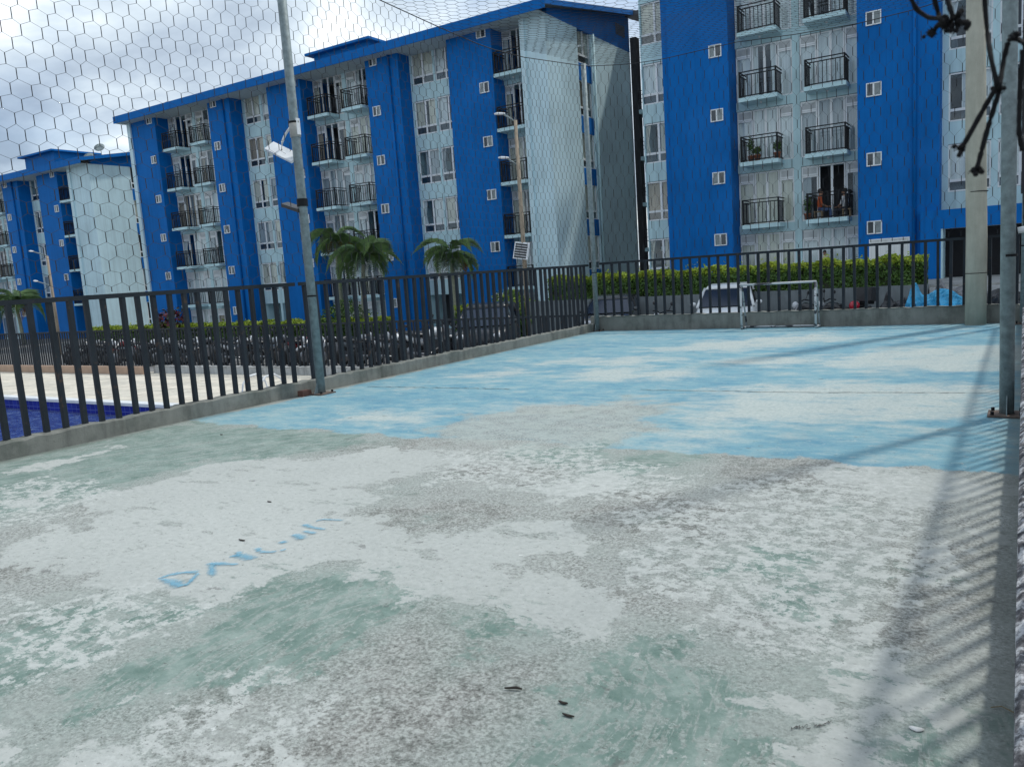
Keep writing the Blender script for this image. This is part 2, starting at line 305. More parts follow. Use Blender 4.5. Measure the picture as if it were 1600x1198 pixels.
# green coat: dense brush marks, scratched through in arcs
gtone = m.ramp(frac2, [(0.36, (0.115, 0.190, 0.162)), (0.5, (0.180, 0.258, 0.228)), (0.64, (0.29, 0.362, 0.328))])
gscr = mxx(m.step(swirl, 0.53, 0.555), mul(m.step(swirl2, 0.545, 0.57), 0.9))
gscr = mxx(gscr, m.step(flake, 0.555, 0.585))
gmask = mul(cov('green', 3.2, -0.06, 0.07), inv(mul(gscr, 0.85)))
c = m.mix(mul(cov('green', 2.0, -0.30, 0.35), 0.36), c, (0.235, 0.315, 0.282))             # green stain left where the coat is gone
c = m.mix(mul(gmask, 0.92), c, gtone)
film_c = m.ramp(m.math('ADD', mul(fine, 0.6), mul(big, 0.4)), [(0.38, (0.37, 0.392, 0.372)), (0.5, (0.435, 0.458, 0.436)), (0.62, (0.49, 0.512, 0.488))])
pits = m.noise(10, 10, 0.76, m.map((1.0, 2.0, 1), (0, 0, 0.4)))
holes = inv(mxx(mul(m.step(strx, 0.57, 0.60), 0.85), mxx(mul(m.step(pits, 0.595, 0.615), 0.9), mul(m.step(flake, 0.605, 0.63), 0.8))))
c = m.mix(mul(cov('film', 2.7, 0.03, 0.03), holes), c, film_c)
spk = mul(m.step(flake, 0.485, 0.51), inv(mul(m.step(pits, 0.545, 0.565), 0.85)))        # broken white coat: flakes with grey between
c = m.mix(mul(mul(cov('speck', 2.6, 0.0, 0.05), spk), 0.92), c, m.ramp(fine, [(0.4, (0.44, 0.462, 0.442)), (0.6, (0.54, 0.562, 0.538))]))
c = m.mix(mul(m.step(frac2, 0.665, 0.68), 0.9), c, (0.64, 0.66, 0.64))                    # loose pale flakes
# blue coat of the far half: dense, thin and rubbed through to pale plaster
b_t = m.ramp(m.math('ADD', mul(strx, 0.6), mul(big, 0.4)), [(0.38, (0.105, 0.275, 0.375)), (0.5, (0.175, 0.350, 0.420)), (0.62, (0.29, 0.43, 0.452))])
stk = m.noise(3.6, 12, 0.74, m.map((1.0, 3.4, 1), (0, 0, 0.03)))
thin = m.step(add(mul(frac, 0.55), mul(strx, 0.45), mul(m.attr('worn'), 0.20), -0.04), 0.44, 0.68)
thin = mxx(thin, mul(m.step(stk, 0.55, 0.60), 0.45)); thin = mxx(thin, mul(m.step(flake, 0.58, 0.61), 0.5))
pale = m.ramp(fine, [(0.38, (0.36, 0.43, 0.42)), (0.62, (0.53, 0.565, 0.53))])
b_c = m.mix(mul(thin, 0.95), b_t, pale); b_c = m.mix(mul(m.step(stk, 0.40, 0.36), 0.5), b_c, (0.10, 0.20, 0.26))
bare_c = m.mix(mul(m.step(frac2, 0.42, 0.58), 0.8), c, m.ramp(fine, [(0.38, (0.33, 0.375, 0.35)), (0.62, (0.45, 0.485, 0.455))]))
c = m.mix(mul(mul(cov('blue', 1.5, 0.0, 0.05), 0.96), inv(mul(cov('bare', 2.4, 0.0, 0.22), 0.9))), m.mix(cov('bare', 2.4, 0.0, 0.22), c, bare_c), b_c)
c = m.mix(mul(cov('kerbdirt', 1.8, 0.05, 0.30), 0.55), c, (0.14, 0.15, 0.135))           # dirt washed against the kerbs
chips = m.noise(22, 8, 0.78, m.map((1.0, 2.1, 1), (0, 0, 0.5), None, (2, 9, 0)))
c = m.mix(mul(m.step(chips, 0.605, 0.625), 0.75), c, (0.10, 0.10, 0.092)); c = m.mix(mul(m.step(chips, 0.375, 0.355), 0.6), c, (0.62, 0.645, 0.62))
c = m.mix(mul(m.step(m.noise(4.2, 9, 0.68), 0.64, 0.67), 0.5), c, (0.11, 0.11, 0.105))   # dirt spots
m.color(c); m.bump(add(mul(grit, 0.8), mul(fine, 0.8), mul(flake, 0.8)), 0.6, 0.008)
m.l.new(m.ramp(big, [(0.3, (0.8,)*3), (0.7, (0.95,)*3)]), m.b.inputs['Roughness'])
me.materials.append(m.m); court = structure(link('court_floor', me))
# a long shrinkage crack that runs across the blue half
def crack(pts, w, seed):
    r = random.Random(seed); k = MB(); L = []
    for (a, b) in zip(pts[:-1], pts[1:]):
        n = 26
        for i in range(n): t = i/n; L.append((a[0]+(b[0]-a[0])*t, a[1]+(b[1]-a[1])*t+r.uniform(-0.018, 0.018)))
    for a, b in zip(L[:-1], L[1:]):
        h = w*r.uniform(0.4, 1.3); k.quad((a[0], a[1]-h, 0.003), (b[0], b[1]-h, 0.003), (b[0], b[1]+h, 0.003), (a[0], a[1]+h, 0.003))
    k.build('floor_crack', M['dark_crack'], court)
M['dark_crack'] = simple('open_crack', (0.06, 0.058, 0.055), 0.95)
crack([ong(575,604)[:2], ong(700,606)[:2], ong(800,608)[:2]], 0.009, 1); crack([ong(1000,609)[:2], ong(1250,613)[:2], ong(1560,614)[:2]], 0.008, 2); crack([ong(1210,1190)[:2], ong(1235,1140)[:2], ong(1300,1130)[:2]], 0.004, 3)
# faded blue lettering brushed on the slab
sm = MT('faded_blue_brush_paint', 0.9, 0, 0.2); sm.color(sm.mix(sm.step(sm.noise(25, 5, 0.7), 0.45, 0.65), (0.165, 0.40, 0.55), (0.27, 0.47, 0.56)))
al = sm.step(sm.math('ADD', sm.attr('body'), sm.math('MULTIPLY', sm.math('SUBTRACT', sm.noise(28, 7, 0.75), 0.5), 1.5)), 0.20, 1.05); sm.l.new(sm.math('MULTIPLY', al, 0.68), sm.b.inputs['Alpha']); M['letter'] = sm.m
def letter(strokes):
    V, F, A = [], [], []
    for si, (pts, wpx) in enumerate(strokes):
        P = [Vector((*ong(230+p[0]/4.848, 780+p[1]/4.848)[:2], 0.003+0.0012*si)) for p in pts]; ws = wpx if isinstance(wpx, list) else [wpx]*len(P); Q_, W_ = [], []
        for i in range(len(P)-1):
            for t in range(5): Q_.append(P[i].lerp(P[i+1], t/5)); W_.append(ws[i]+(ws[i+1]-ws[i])*t/5)
        Q_.append(P[-1]); W_.append(ws[-1]); o = len(V)
        for _ in range(2): Q_ = [Q_[0]]+[(Q_[i-1]+Q_[i]*2+Q_[i+1])/4 for i in range(1, len(Q_)-1)]+[Q_[-1]]
        for i, q in enumerate(Q_):
            t = (Q_[min(i+1, len(Q_)-1)]-Q_[max(i-1, 0)]).normalized(); nn = Vector((-t.y, t.x, 0)); w = W_[i]*0.80; V += [q-nn*w, q, q+nn*w]; e_ = 0.25 if i in (0, len(Q_)-1) else 1.0; A += [0.0, e_, 0.0]
        for i in range(len(Q_)-1): b_ = o+3*i; F += [(b_, b_+3, b_+4, b_+1), (b_+1, b_+4, b_+5, b_+2)]
    me = bpy.data.meshes.new('brushed_letter'); me.from_pydata(V, [], F); me.materials.append(M['letter']); t = me.attributes.new('body', 'FLOAT', 'POINT'); t.data.foreach_set('value', A); link('brushed_letter', me, court)
letter([([(75,608),(160,575),(270,556),(400,550)], [0.02,0.05,0.05,0.06]), ([(395,556),(340,610),(285,662)], 0.035), ([(95,606),(170,622),(225,648),(270,664)], [0.03,0.07,0.10,0.07])])
letter([([(490,480),(490,590)], 0.055), ([(450,488),(560,490),(700,496)], [0.05,0.06,0.03])])
letter([([(615,438),(700,425),(815,455)], [0.02,0.09,0.08]), ([(700,395),(690,435)], 0.05)])
letter([([(840,365),(845,402)], 0.05), ([(850,400),(920,402),(985,398)], [0.05,0.04,0.03]), ([(1000,394),(1060,380)], 0.03)])
letter([([(1010,318),(1050,332)], 0.06), ([(1100,268),(1150,280),(1180,305)], [0.05,0.09,0.07])])
letter([([(1180,190),(1240,212),(1355,230)], [0.06,0.05,0.03]), ([(1180,240),(1285,262)], 0.045)])
letter([([(1270,170),(1330,152),(1500,160)], [0.02,0.035,0.03])])

# pool, its coping and the paved deck
pw = MT('pool_water', 0.05, 0, 0.6); wv = pw.noise(3.2, 7, 0.66, pw.map((1, 1.8, 1)), 1.6)
pw.color(pw.ramp(wv, [(0.38, (0.012, 0.045, 0.28)), (0.52, (0.03, 0.11, 0.48)), (0.64, (0.20, 0.32, 0.62))])); pw.bump(pw.math('ADD', wv, pw.math('MULTIPLY', pw.noise(9, 4, 0.6), 0.5)), 1.0, 0.5); M['water'] = pw.m
structure(MB().quad((PX0,PY0,LOW-0.31),(PX1,PY0,LOW-0.31),(PX1,PY1,LOW-0.31),(PX0,PY1,LOW-0.31)).build('pool_water', M['water']))
pt = MT('glazed_blue_pool_tile', 0.15, 0, 0.6)
bk = pt.n.new('ShaderNodeTexBrick'); bk.offset = 0.0; bk.inputs['Color1'].default_value = (0.01, 0.016, 0.22, 1); bk.inputs['Color2'].default_value = (0.016, 0.03, 0.33, 1); bk.inputs['Mortar'].default_value = (0.10, 0.13, 0.42, 1)
bk.inputs['Scale'].default_value = 1.0; bk.inputs['Mortar Size'].default_value = 0.008; bk.inputs['Brick Width'].default_value = 0.22; bk.inputs['Row Height'].default_value = 0.22
cx = pt.n.new('ShaderNodeCombineXYZ'); sp = pt.n.new('ShaderNodeSeparateXYZ'); pt.l.new(pt.pos(), sp.inputs[0]); pt.l.new(pt.math('ADD', sp.outputs[0], sp.outputs[1]), cx.inputs[0]); pt.l.new(sp.outputs[2], cx.inputs[1]); pt.l.new(cx.outputs[0], bk.inputs['Vector']); pt.color(bk.outputs['Color']); M['pooltile'] = pt.m
b = MB(); b.box(PX0, PX1, PY1, PY1+0.2, -2.6, LOW-0.06); b.box(PX0, PX1, PY0-0.2, PY0, -2.6, LOW-0.06); b.box(PX1, PX1+0.2, PY0-0.2, PY1+0.2, -2.6, LOW-0.06); b.box(PX0-0.2, PX0, PY0-0.2, PY1+0.2, -2.6, LOW-0.06)
structure(b.build('pool_basin', M['pooltile']))
b = MB(); e = 0.26; b.box(PX0-e, PX1+e, PY1-0.04, PY1+e, LOW-0.055, LOW+0.02); b.box(PX0-e, PX1+e, PY0-e, PY0+0.04, LOW-0.055, LOW+0.02)
b.box(PX1-0.04, PX1+e, PY0+0.04, PY1-0.04, LOW-0.055, LOW+0.02); b.box(PX0-e, PX0+0.04, PY0+0.04, PY1-0.04, LOW-0.055, LOW+0.02)
structure(b.build('pool_coping', M['white_metal']))
deckm = [concrete('sand_paving_slab_%d' % i, c_, 0.18) for i, c_ in enumerate(((0.58, 0.54, 0.46), (0.62, 0.575, 0.49), (0.54, 0.51, 0.44)))]
deck = structure(MB().quad((-48,PY1+0.25,LOW-0.012),(-8.6,PY1+0.25,LOW-0.012),(-8.6,16.75,LOW-0.012),(-48,16.75,LOW-0.012)).build('pool_deck', concrete('deck_joint_mortar', (0.26, 0.25, 0.22))))
slabs = [MB().box(-0.59, 0.59, -0.245, 0.245, -0.03, 0.0).mesh('paving_slab', dm) for dm in deckm]
for j in range(10):
    for i in range(22): link('paving_slab', slabs[rng.integers(3)], deck, (-9.3-1.2*i-(0.6 if j % 2 else 0), 12.02+0.5*j, LOW+rng.uniform(0, 0.006)))
terra = MB().box(-48, -25.2, 16.08, 16.3, LOW-0.01, LOW+0.26).build('low_wall', simple('terracotta_render', (0.42, 0.29, 0.21), 0.85, 0, 0.15, 2)); tag(terra, 'low terracotta painted wall under the far pool fence at the left edge', 'low wall')

# ------------------------------------------------------------------ kerbs of the court
def rough_curb(name, label, p0, p1, w, z0, z1, mat, seed, jag=0.012):
    r = random.Random(seed); a = Vector((*p0, 0)); d = Vector((*p1, 0))-a; L = d.length; d.normalize(); nn = Vector((-d.y, d.x, 0)); n = max(2, int(L/0.12)); k = MB(); rings = []
    for i in range(n+1):
        q = a+d*(L*i/n); j = lambda s=1.0: r.uniform(-jag, jag)*s
        top = z1+j(); o = nn*w; ch = 0.012+abs(j())
        rings.append([tuple(q+Vector((0,0,z0))), tuple(q+nn*j(0.4)+Vector((0,0,top-ch))), tuple(q+nn*ch+Vector((0,0,top))), tuple(q+o-nn*ch+Vector((0,0,top+j(0.5)))), tuple(q+o+nn*j(0.4)+Vector((0,0,top-ch))), tuple(q+o+Vector((0,0,z0)))])
    k.loft(rings); return tag(k.build(name, mat), label, 'kerb')
rough_curb('concrete_kerb', 'mossy concrete kerb along the pool side of the court', (XL, YN), (XL, YF+0.0), 0.15, LOW-0.1, 0.185, M['curb'], 1)
rough_curb('concrete_kerb', 'grey concrete kerb at the far end behind the small goal', (XL-0.15, YF+0.15), (0.35, YF+0.15), -0.15, LOW-0.1, 0.33, M['curb'], 2)
rough_curb('concrete_kerb', 'white flecked weathered kerb edge at the right border of the picture', (XR+0.15, YN), (XR+0.15, YF), 0.15, LOW-0.1, 0.30, M['fleck'], 3, 0.008)

# ------------------------------------------------------------------ fences of upright flat bars
bar_me = {}
def fence(label, p0, p1, z0, z1, step=0.2, w=0.05, t=0.048, name='steel_bar_fence', rail=True, ends=(0.1, 0.1)):
    a = Vector((*p0, 0)); d = Vector((*p1, 0))-a; L = d.length; ang = math.atan2(d.y, d.x); d.normalize(); h = z1-z0
    root = thing(name, label, 'fence', (a.x, a.y, z0), ang)
    key = (round(h, 3), w, t)
    if key not in bar_me: bar_me[key] = MB().box(-w/2, w/2, -t/2, t/2, -0.03, h-0.05).mesh('bar', M['fence'])
    n = int((L-sum(ends))/step)
    for i in range(n+1):
        x = ends[0]+i*step
        if x > L-ends[1]+0.01: break
        link('bar', bar_me[key], root, (x+random.uniform(-0.006, 0.006), 0, 0), (random.uniform(-0.008, 0.008), random.uniform(-0.010, 0.010), random.uniform(-0.14, 0.14)))
    MB().box(0.0, L, -0.026, 0.026, h-0.05, h).build('top_rail', M['fence'], root)
    return root
fence('dark bar fence on the pool side kerb, near length before the lamp pole', (-8.535, YN), (-8.535, 7.86), 0.17, 1.56)
fence('dark bar fence on the pool side kerb, far length beyond the lamp pole', (-8.535, 7.96), (-8.535, 16.85), 0.17, 1.56)
fence('dark bar fence across the far end behind the small goal', (-8.34, 17.075), (0.3, 17.075), 0.31, 1.58, 0.209)
fence('dark bar fence on the weathered kerb at the right border', (0.075, YN), (0.075, 16.9), 0.28, 1.56, 0.2, 0.045, 0.02)
fence('low dark bar fence beyond the pool in front of the parked motorcycles', (-48.0, 16.55), (-8.75, 16.95), LOW+0.22, 0.40, 0.165, 0.045, 0.04)
for (x0, x1, lab) in ((-25.15, -8.75, 'low whitish kerb under the fence beyond the pool'),): 
    rough_curb('concrete_kerb', lab, (x0, 16.62), (x1, 16.86), -0.16, LOW-0.1, LOW+0.24, M['curb_worn'], 5, 0.02)

# ------------------------------------------------------------------ apartment blocks
YW, YB = 32.0, 32.92                         # front of the blue piers, plane of the recessed glazing
def curtain_mesh(w, h, mat, kind, seed):
    r = random.Random(seed); k = MB()
    def cloth(x0, x1, gather=0.0):
        n = max(6, int((x1-x0)/0.045)); ph = r.uniform(0, 6); rows = [(0.0, 0), (0.45, gather), (1.0, 0)] if gather else [(0.0, 0), (1.0, 0)]; V = []
        for (t, gth) in rows:
            for i in range(n+1):
                u = i/n; x = x0+(x1-x0)*u; cxx = x0 if gather > 0 and x0 < w/2 else x1
                x = x+(cxx-x)*abs(gth); V.append((x, 0.028*math.sin(u*n*0.9+ph)+0.008*math.sin(u*n*2.1), h*(1-t)))
        F = []
        for a in range(len(rows)-1):
            for i in range(n): F.append(((a+1)*(n+1)+i, (a+1)*(n+1)+i+1, a*(n+1)+i+1, a*(n+1)+i))
        k.add(V, F)
    if kind == 0: cloth(0.02, w*0.5); cloth(w*0.5, w-0.02)
    elif kind == 1: cloth(0.02, w*0.40); cloth(w*0.62, w-0.02)
    elif kind == 2: cloth(0.02, w*0.22, 0.5); cloth(w*0.55, w-0.02)
    elif kind == 3: cloth(w*0.30, w-0.02)
    elif kind == 5: cloth(0.02, w-0.02)
    else: cloth(0.02, w*0.16); cloth(w*0.86, w-0.02)
    return k.mesh('curtain', mat)
def frame_mesh(rects, t=0.05, y0=0.0, y1=0.06):
    k = MB()
    for (x0, x1, z0, z1) in rects:
        k.box(x0, x1, y0, y1, z0, z0+t); k.box(x0, x1, y0, y1, z1-t, z1); k.box(x0, x0+t, y0+0.002, y1-0.002, z0+t, z1-t); k.box(x1-t, x1, y0+0.002, y1-0.002, z0+t, z1-t)
    return k
def pane_mesh(w, h, mat): return MB().box(0, w, 0, 0.008, 0, h).mesh('pane', mat)
WT = {}
def win_type(key, W, H, panes, louvers=(), curt=True):
    """panes: (x0,x1,z0,z1) openings; louvers: the same, filled with white slats"""
    fr = frame_mesh(list(panes)+list(louvers))
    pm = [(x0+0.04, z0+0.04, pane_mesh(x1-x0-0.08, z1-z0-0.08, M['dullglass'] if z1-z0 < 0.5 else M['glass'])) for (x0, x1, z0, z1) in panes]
    lv = []
    for (x0, x1, z0, z1) in louvers:
        k = MB(); n = 6
        for i in range(n):
            z = z0+0.05+(z1-z0-0.1)*i/n; hh = (z1-z0-0.1)/n
            k.hexa([(x0+0.045,0.0,z),(x1-0.045,0.0,z),(x1-0.045,0.012,z),(x0+0.045,0.012,z),(x0+0.045,0.04,z+hh*0.95),(x1-0.045,0.04,z+hh*0.95),(x1-0.045,0.052,z+hh*0.95),(x0+0.045,0.052,z+hh*0.95)])
        lv.append(k.mesh('louver', M['frame']))
    cm = [[curtain_mesh(W, H, CURT[c_], kd, 10*c_+kd) for kd in range(6)] for c_ in range(4)]
    WT[key] = (fr.mesh('window', M['frame']), pm, lv, cm if curt else None)
DW, DH = 2.12, 2.04
win_type('door', DW, DH, [(0, 0.60, 0, DH-0.36), (0.62, 1.10, 0, DH), (1.09, 1.57, 0, DH), (1.59, DW, 0, DH-0.36)], [(0, 0.60, DH-0.35, DH), (1.59, DW, DH-0.35, DH)])
win_type('wide', 1.30, 1.62, [(0, 0.655, 0.38, 1.62), (0.645, 1.30, 0.38, 1.62), (0, 0.655, 0, 0.39), (0.645, 1.30, 0, 0.39)])
win_type('slit', 1.30, 1.62, [(0, 0.655, 0.38, 1.62), (0.645, 1.30, 0.38, 1.62), (0, 1.30, 0, 0.39)])
def add_window(parent, key, loc, rz=0.0, r=random, kinds=(0, 0, 0, 5, 5, 1, 1, 3, 2), cols=(0, 0, 0, 0, 1, 1, 2, 3), curtain=True):
    fm, pm, lv, cm = WT[key]; o = link('window', fm, parent, loc, (0, 0, rz))
    for (x, z, p) in pm: link('pane', p, o, (x, 0.03, z))
    for l_ in lv: link('louver', l_, o)
    if curtain and cm: link('curtain', cm[r.choice(cols)][r.choice(kinds)], o, (0, 0.09, 0.02))
    return o
sm_frame = frame_mesh([(0, 0.25, 0, 0.47), (0.235, 0.50, 0, 0.47)], 0.035, -0.05, 0.02).mesh('bathroom_window', M['frame'])
sm_panes = [pane_mesh(0.19, 0.40, M['darkglass']), pane_mesh(0.20, 0.40, simple('frosted_glass', (0.22, 0.26, 0.27), 0.25, 0, 0.2, 8))]
def small_window(parent, xc, y, zc, r):
    o = link('bathroom_window', sm_frame, parent, (xc-0.25, y, zc-0.235))
    s = r.random() < 0.5
    link('pane', sm_panes[0 if s else 1], o, (0.03, -0.02, 0.035)); link('pane', sm_panes[1 if s else 0], o, (0.265, -0.02, 0.035))
def rail_mesh():
    k = MB(); w, dpt, h = 1.36, 0.86, 0.95
    for (xa, ya, xb, yb) in ((0, 0, w, 0), (0, 0, 0, dpt), (w, 0, w, dpt)):
        for zt in (0.95, 0.83, 0.06): k.box(min(xa, xb)-0.018, max(xa, xb)+0.018, min(ya, yb)-0.018, max(ya, yb)+0.018, zt-0.018+0.001*ya, zt+0.018)
    for i in range(1, 9): x = w*i/9; k.box(x-0.011, x+0.011, -0.012, 0.012, 0.06, 0.83)
    for s in (0, w):
        for i in range(1, 6): y = dpt*i/6; k.box(s-0.012, s+0.012, y-0.011, y+0.011, 0.06, 0.83)
        k.box(s-0.028, s+0.028, -0.030, 0.030, 0.0, 0.97)
    return k.mesh('railing', M['black'])
RAIL = rail_mesh(); SLAB = MB().box(-0.05, 1.41, -0.06, 0.93, -0.15, 0.0).mesh('balcony', M['mint'])
BULB = MB().ball((0.68, 0.45, -0.17), 0.05, 8).mesh('ceiling_lamp', M['white_metal'])
pot_m = simple('terracotta_pot', (0.30, 0.11, 0.06), 0.8)
def balcony(parent, x, zf):
    o = link('balcony', SLAB, parent, (x, YW+0.02, zf)); link('railing', RAIL, o, (0, 0, 0)); link('ceiling_lamp', BULB, o); return o
def block(label, bays, floors, base, top, seed, right_wall=None, left_wall=None, open_units=()):
    """bays: (kind, x0, x1, option) along the facade; floors: floor levels from the top storey down"""
    r = random.Random(seed); root = thing('apartment_block', label, 'building', (0.5*(bays[0][1]+bays[-1][2]), 36, base)); root_loc = Vector(root.location)
    def put(o): o.location = Vector(o.location)-root_loc; return o
    X0, X1 = bays[0][1], bays[-1][2]
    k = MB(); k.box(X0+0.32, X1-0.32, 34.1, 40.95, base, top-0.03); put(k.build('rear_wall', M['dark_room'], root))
    for (kind, x0, x1, opt) in bays:
        if kind == 'col':
            k = MB(); k.box(x0, x1, YW, 34.1, base, top+0.15); put(k.build('pier', M['blue'], root))
            side, pipe = opt
            if side:
                xc = x1-0.50 if side == 'R' else x0+0.55
                for zf in floors:
                    if zf+1.92 > base+0.3: o = put(root) if False else None; w_ = small_window_at(root, xc, zf+1.92, r, root_loc)
            if pipe is not None: put(MB().tube([(pipe, YW-0.07, base), (pipe, YW-0.07, top+0.05)], 0.06, 8).build('downpipe', M['blue'], root, True))
        elif kind in ('balc', 'balc1'):
            xm = 0.5*(x0+x1)
            for fi, zf in enumerate(floors+[floors[0]+2.4]):
                if zf > base: put(MB().box(x0, x1, YB-0.03, 34.1, zf-0.34, zf).build('floor_band', M['mint'], root))
            if kind == 'balc':
                put(MB().box(xm-0.13, xm+0.13, YB-0.045, 34.1, base, top).build('pilaster', M['mint'], root)); units = [(x0+0.02, x0), (xm+0.14, xm+0.13)]; hw = xm-0.13-x0
            else: units = [(x0+0.02, x0)]; hw = x1-x0
            for fi, zf in enumerate(floors):
                if zf < base-0.7: continue
                for ui, (ux, _) in enumerate(units):
                    wide = hw > 1.9
                    isopen = (fi, ui) in open_units
                    o = add_window(root, 'door', (ux, YB, zf), 0, r, kinds=(4,) if isopen else (0, 0, 0, 0, 5, 5, 1, 1, 2)); put(o); o.scale = ((hw-0.03)/DW, 1, 1)
                    if isopen:
                        for ch in [c_ for c_ in o.children if c_.name.startswith('pane')][1:3]: bpy.data.objects.remove(ch)
                    if fi < len(floors)-1 or zf > base+2: put(balcony(root, ux+hw/2-0.70, zf))
        elif kind == 'winb':
            xm = 0.5*(x0+x1)
            nwin = 2 if x1-x0 > 2.4 else 1
            for zf in floors:
                if zf+0.55 > base: put(MB().box(x0, x1, YB-0.03, 34.1, max(base, zf-0.20), zf+0.55).build('spandrel', M['mint'], root))
            put(MB().box(x0, x1, YB-0.03, 34.1, floors[0]+2.2, top).build('spandrel', M['mint'], root))
            jw = (x1-x0-nwin*1.30)/(nwin+1)
            for j in range(nwin+1): xa = x0+j*(1.30+jw); put(MB().box(xa, xa+jw, YB-0.045, 34.1, base, top).build('pilaster', M['mint'], root))
            for zf in floors:
                if zf+0.3 < base: continue
                for j in range(nwin): put(add_window(root, 'wide', (x0+jw+j*(1.30+jw), YB, zf+0.56), 0, r))
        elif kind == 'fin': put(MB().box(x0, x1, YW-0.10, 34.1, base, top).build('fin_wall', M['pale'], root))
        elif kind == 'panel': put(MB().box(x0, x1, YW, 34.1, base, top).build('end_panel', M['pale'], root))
        elif kind == 'step': put(MB().box(x0, x1, YW+0.10, 34.1, base, top).build('pier', M['blue'], root))
    # roof: eave in front, rising to a ridge behind
    ye, ze, yr = 31.25, top-0.02, 41.4; zr = top+1.95; ov = 0.45
    xa, xb = X0-ov*0.6, X1+ov
    k = MB(); k.hexa([(xa,ye,ze+0.10),(xb,ye,ze+0.10),(xb,yr,zr),(xa,yr,zr),(xa,ye,ze+0.34),(xb,ye,ze+0.34),(xb,yr,zr+0.14),(xa,yr,zr+0.14)]); rf = put(k.build('roof', M['roof'], root))
    fb = MB().box(xa-0.01, xb+0.01, ye-0.04, ye, ze-0.04, ze+0.38).build('fascia', M['blue'], rf); fb.location = -Vector(rf.location)-root_loc
    fb = MB().box(xa, X1+0.02, ye, YB+0.05, ze-0.02, ze+0.02).build('soffit', M['soffit'], rf); fb.location = -Vector(rf.location)-root_loc
    fb = MB().hexa([(xb-0.04,ye,ze+0.12),(xb+0.012,ye,ze+0.12),(xb+0.012,yr,zr-0.12),(xb-0.04,yr,zr-0.12),(xb-0.04,ye,ze+0.33),(xb+0.012,ye,ze+0.33),(xb+0.012,yr,zr+0.10),(xb-0.04,yr,zr+0.10)]).build('verge_board', M['blue'], rf); fb.location = -Vector(rf.location)-root_loc
    if right_wall:                          # end wall with one column of stair windows
        xw = X1; s0, s1 = 35.0, 36.4
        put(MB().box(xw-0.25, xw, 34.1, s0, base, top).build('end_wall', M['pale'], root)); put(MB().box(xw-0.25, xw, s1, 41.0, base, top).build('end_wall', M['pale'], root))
        k = MB(); k.hexa([(xw-0.24,32.2,top),(xw+0.005,32.2,top),(xw+0.005,41.0,top),(xw-0.24,41.0,top),(xw-0.24,32.2,top+0.28),(xw+0.005,32.2,top+0.28),(xw+0.005,41.0,zr-0.05),(xw-0.24,41.0,zr-0.05)]); put(k.build('gable_wall', M['blue'], root))
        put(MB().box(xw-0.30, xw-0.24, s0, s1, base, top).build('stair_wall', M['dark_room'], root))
        for zf in floors:
            if zf+0.6 > base: put(MB().box(xw-0.24, xw-0.04, s0, s1, zf-0.22, zf+0.56).build('spandrel', M['blue'], root))
            if zf+0.5 > base: put(add_window(root, 'slit', (xw-0.08, s0+0.05, zf+0.57), math.pi/2, r, kinds=(0, 1, 3)))
        put(MB().tube([(xw+0.09, s1+0.1, base), (xw+0.09, s1+0.1, top)], 0.06, 8).build('downpipe', M['mint'], root, True))
        k = MB()
        for i in range(7): k.box(xw+0.01, xw+0.04, 39.3, 40.4, top+0.62+0.08*i, top+0.66+0.08*i)
        put(k.build('roof_vent', M['roof'], root))
    return root
def small_window_at(root, xc, zc, r, rl):
    o = link('bathroom_window', sm_frame, root, Vector((xc-0.25, YW, zc-0.235))-rl); s = r.random() < 0.5
    link('pane', sm_panes[0 if s else 1], o, (0.03, -0.02, 0.035)); link('pane', sm_panes[1 if s else 0], o, (0.265, -0.02, 0.035)); return o
FB = [10.41-2.4*i for i in range(6)]; FA = [8.56-2.4*i for i in range(5)]; FC = [9.90-2.4*i for i in range(5)]
blockB = block('long blue block with pale end wall in the middle, behind the tall lamp pole',
  [('fin', -48.27, -47.95, None), ('col', -47.95, -45.50, ('R', None)), ('balc', -45.50, -40.40, None), ('col', -40.40, -38.46, ('L', -39.0)), ('winb', -38.46, -35.33, None), ('col', -35.33, -32.73, ('R', None)),
   ('balc', -32.73, -28.06, None), ('col', -28.06, -25.94, ('L', -26.5)), ('winb', -25.94, -22.97, None), ('col', -22.97, -20.48, ('R', None)), ('balc1', -20.48, -18.91, None), ('fin', -18.91, -18.67, None), ('panel', -18.67, -17.65, None)],
  FB, LOW-0.1, 12.46, 3, True, None, ((0, 0), (1, 0), (3, 1)))
blockA = block('blue block furthest left, lower, with a roof house and satellite dishes',
  [('col', -84.0, -82.0, ('R', None)), ('balc', -82.0, -77.2, None), ('col', -77.2, -75.2, ('L', None)), ('winb', -75.2, -72.2, None), ('col', -72.2, -69.7, ('R', None)), ('balc', -69.7, -64.85, None), ('col', -64.85, -62.6, ('L', -63.3)), ('winb', -62.6, -59.9, None),
   ('col', -59.9, -57.25, ('R', None)), ('balc1', -57.25, -55.75, None), ('fin', -55.75, -55.45, None), ('panel', -55.45, -53.25, None)], FA, LOW-0.1, 10.62, 5, True)
blockC = block('tall blue block on the right above the clipped hedge',
  [('winb', -13.62, -12.43, None), ('step', -12.43, -12.16, None), ('col', -12.16, -9.72, ('R', None)), ('balc', -9.72, -5.12, None), ('col', -5.12, -2.50, ('L', -3.27)), ('winb', -2.50, 0.70, None), ('col', 0.70, 3.3, ('R', None)), ('balc', 3.3, 7.9, None), ('col', 7.9, 10.4, ('L', None))],
  [12.30]+FC, 0.28, 14.85, 9, False, None, ((4, 1),))
def child(o, root): o.parent = root; o.location = Vector(o.location)-Vector(root.location); return o
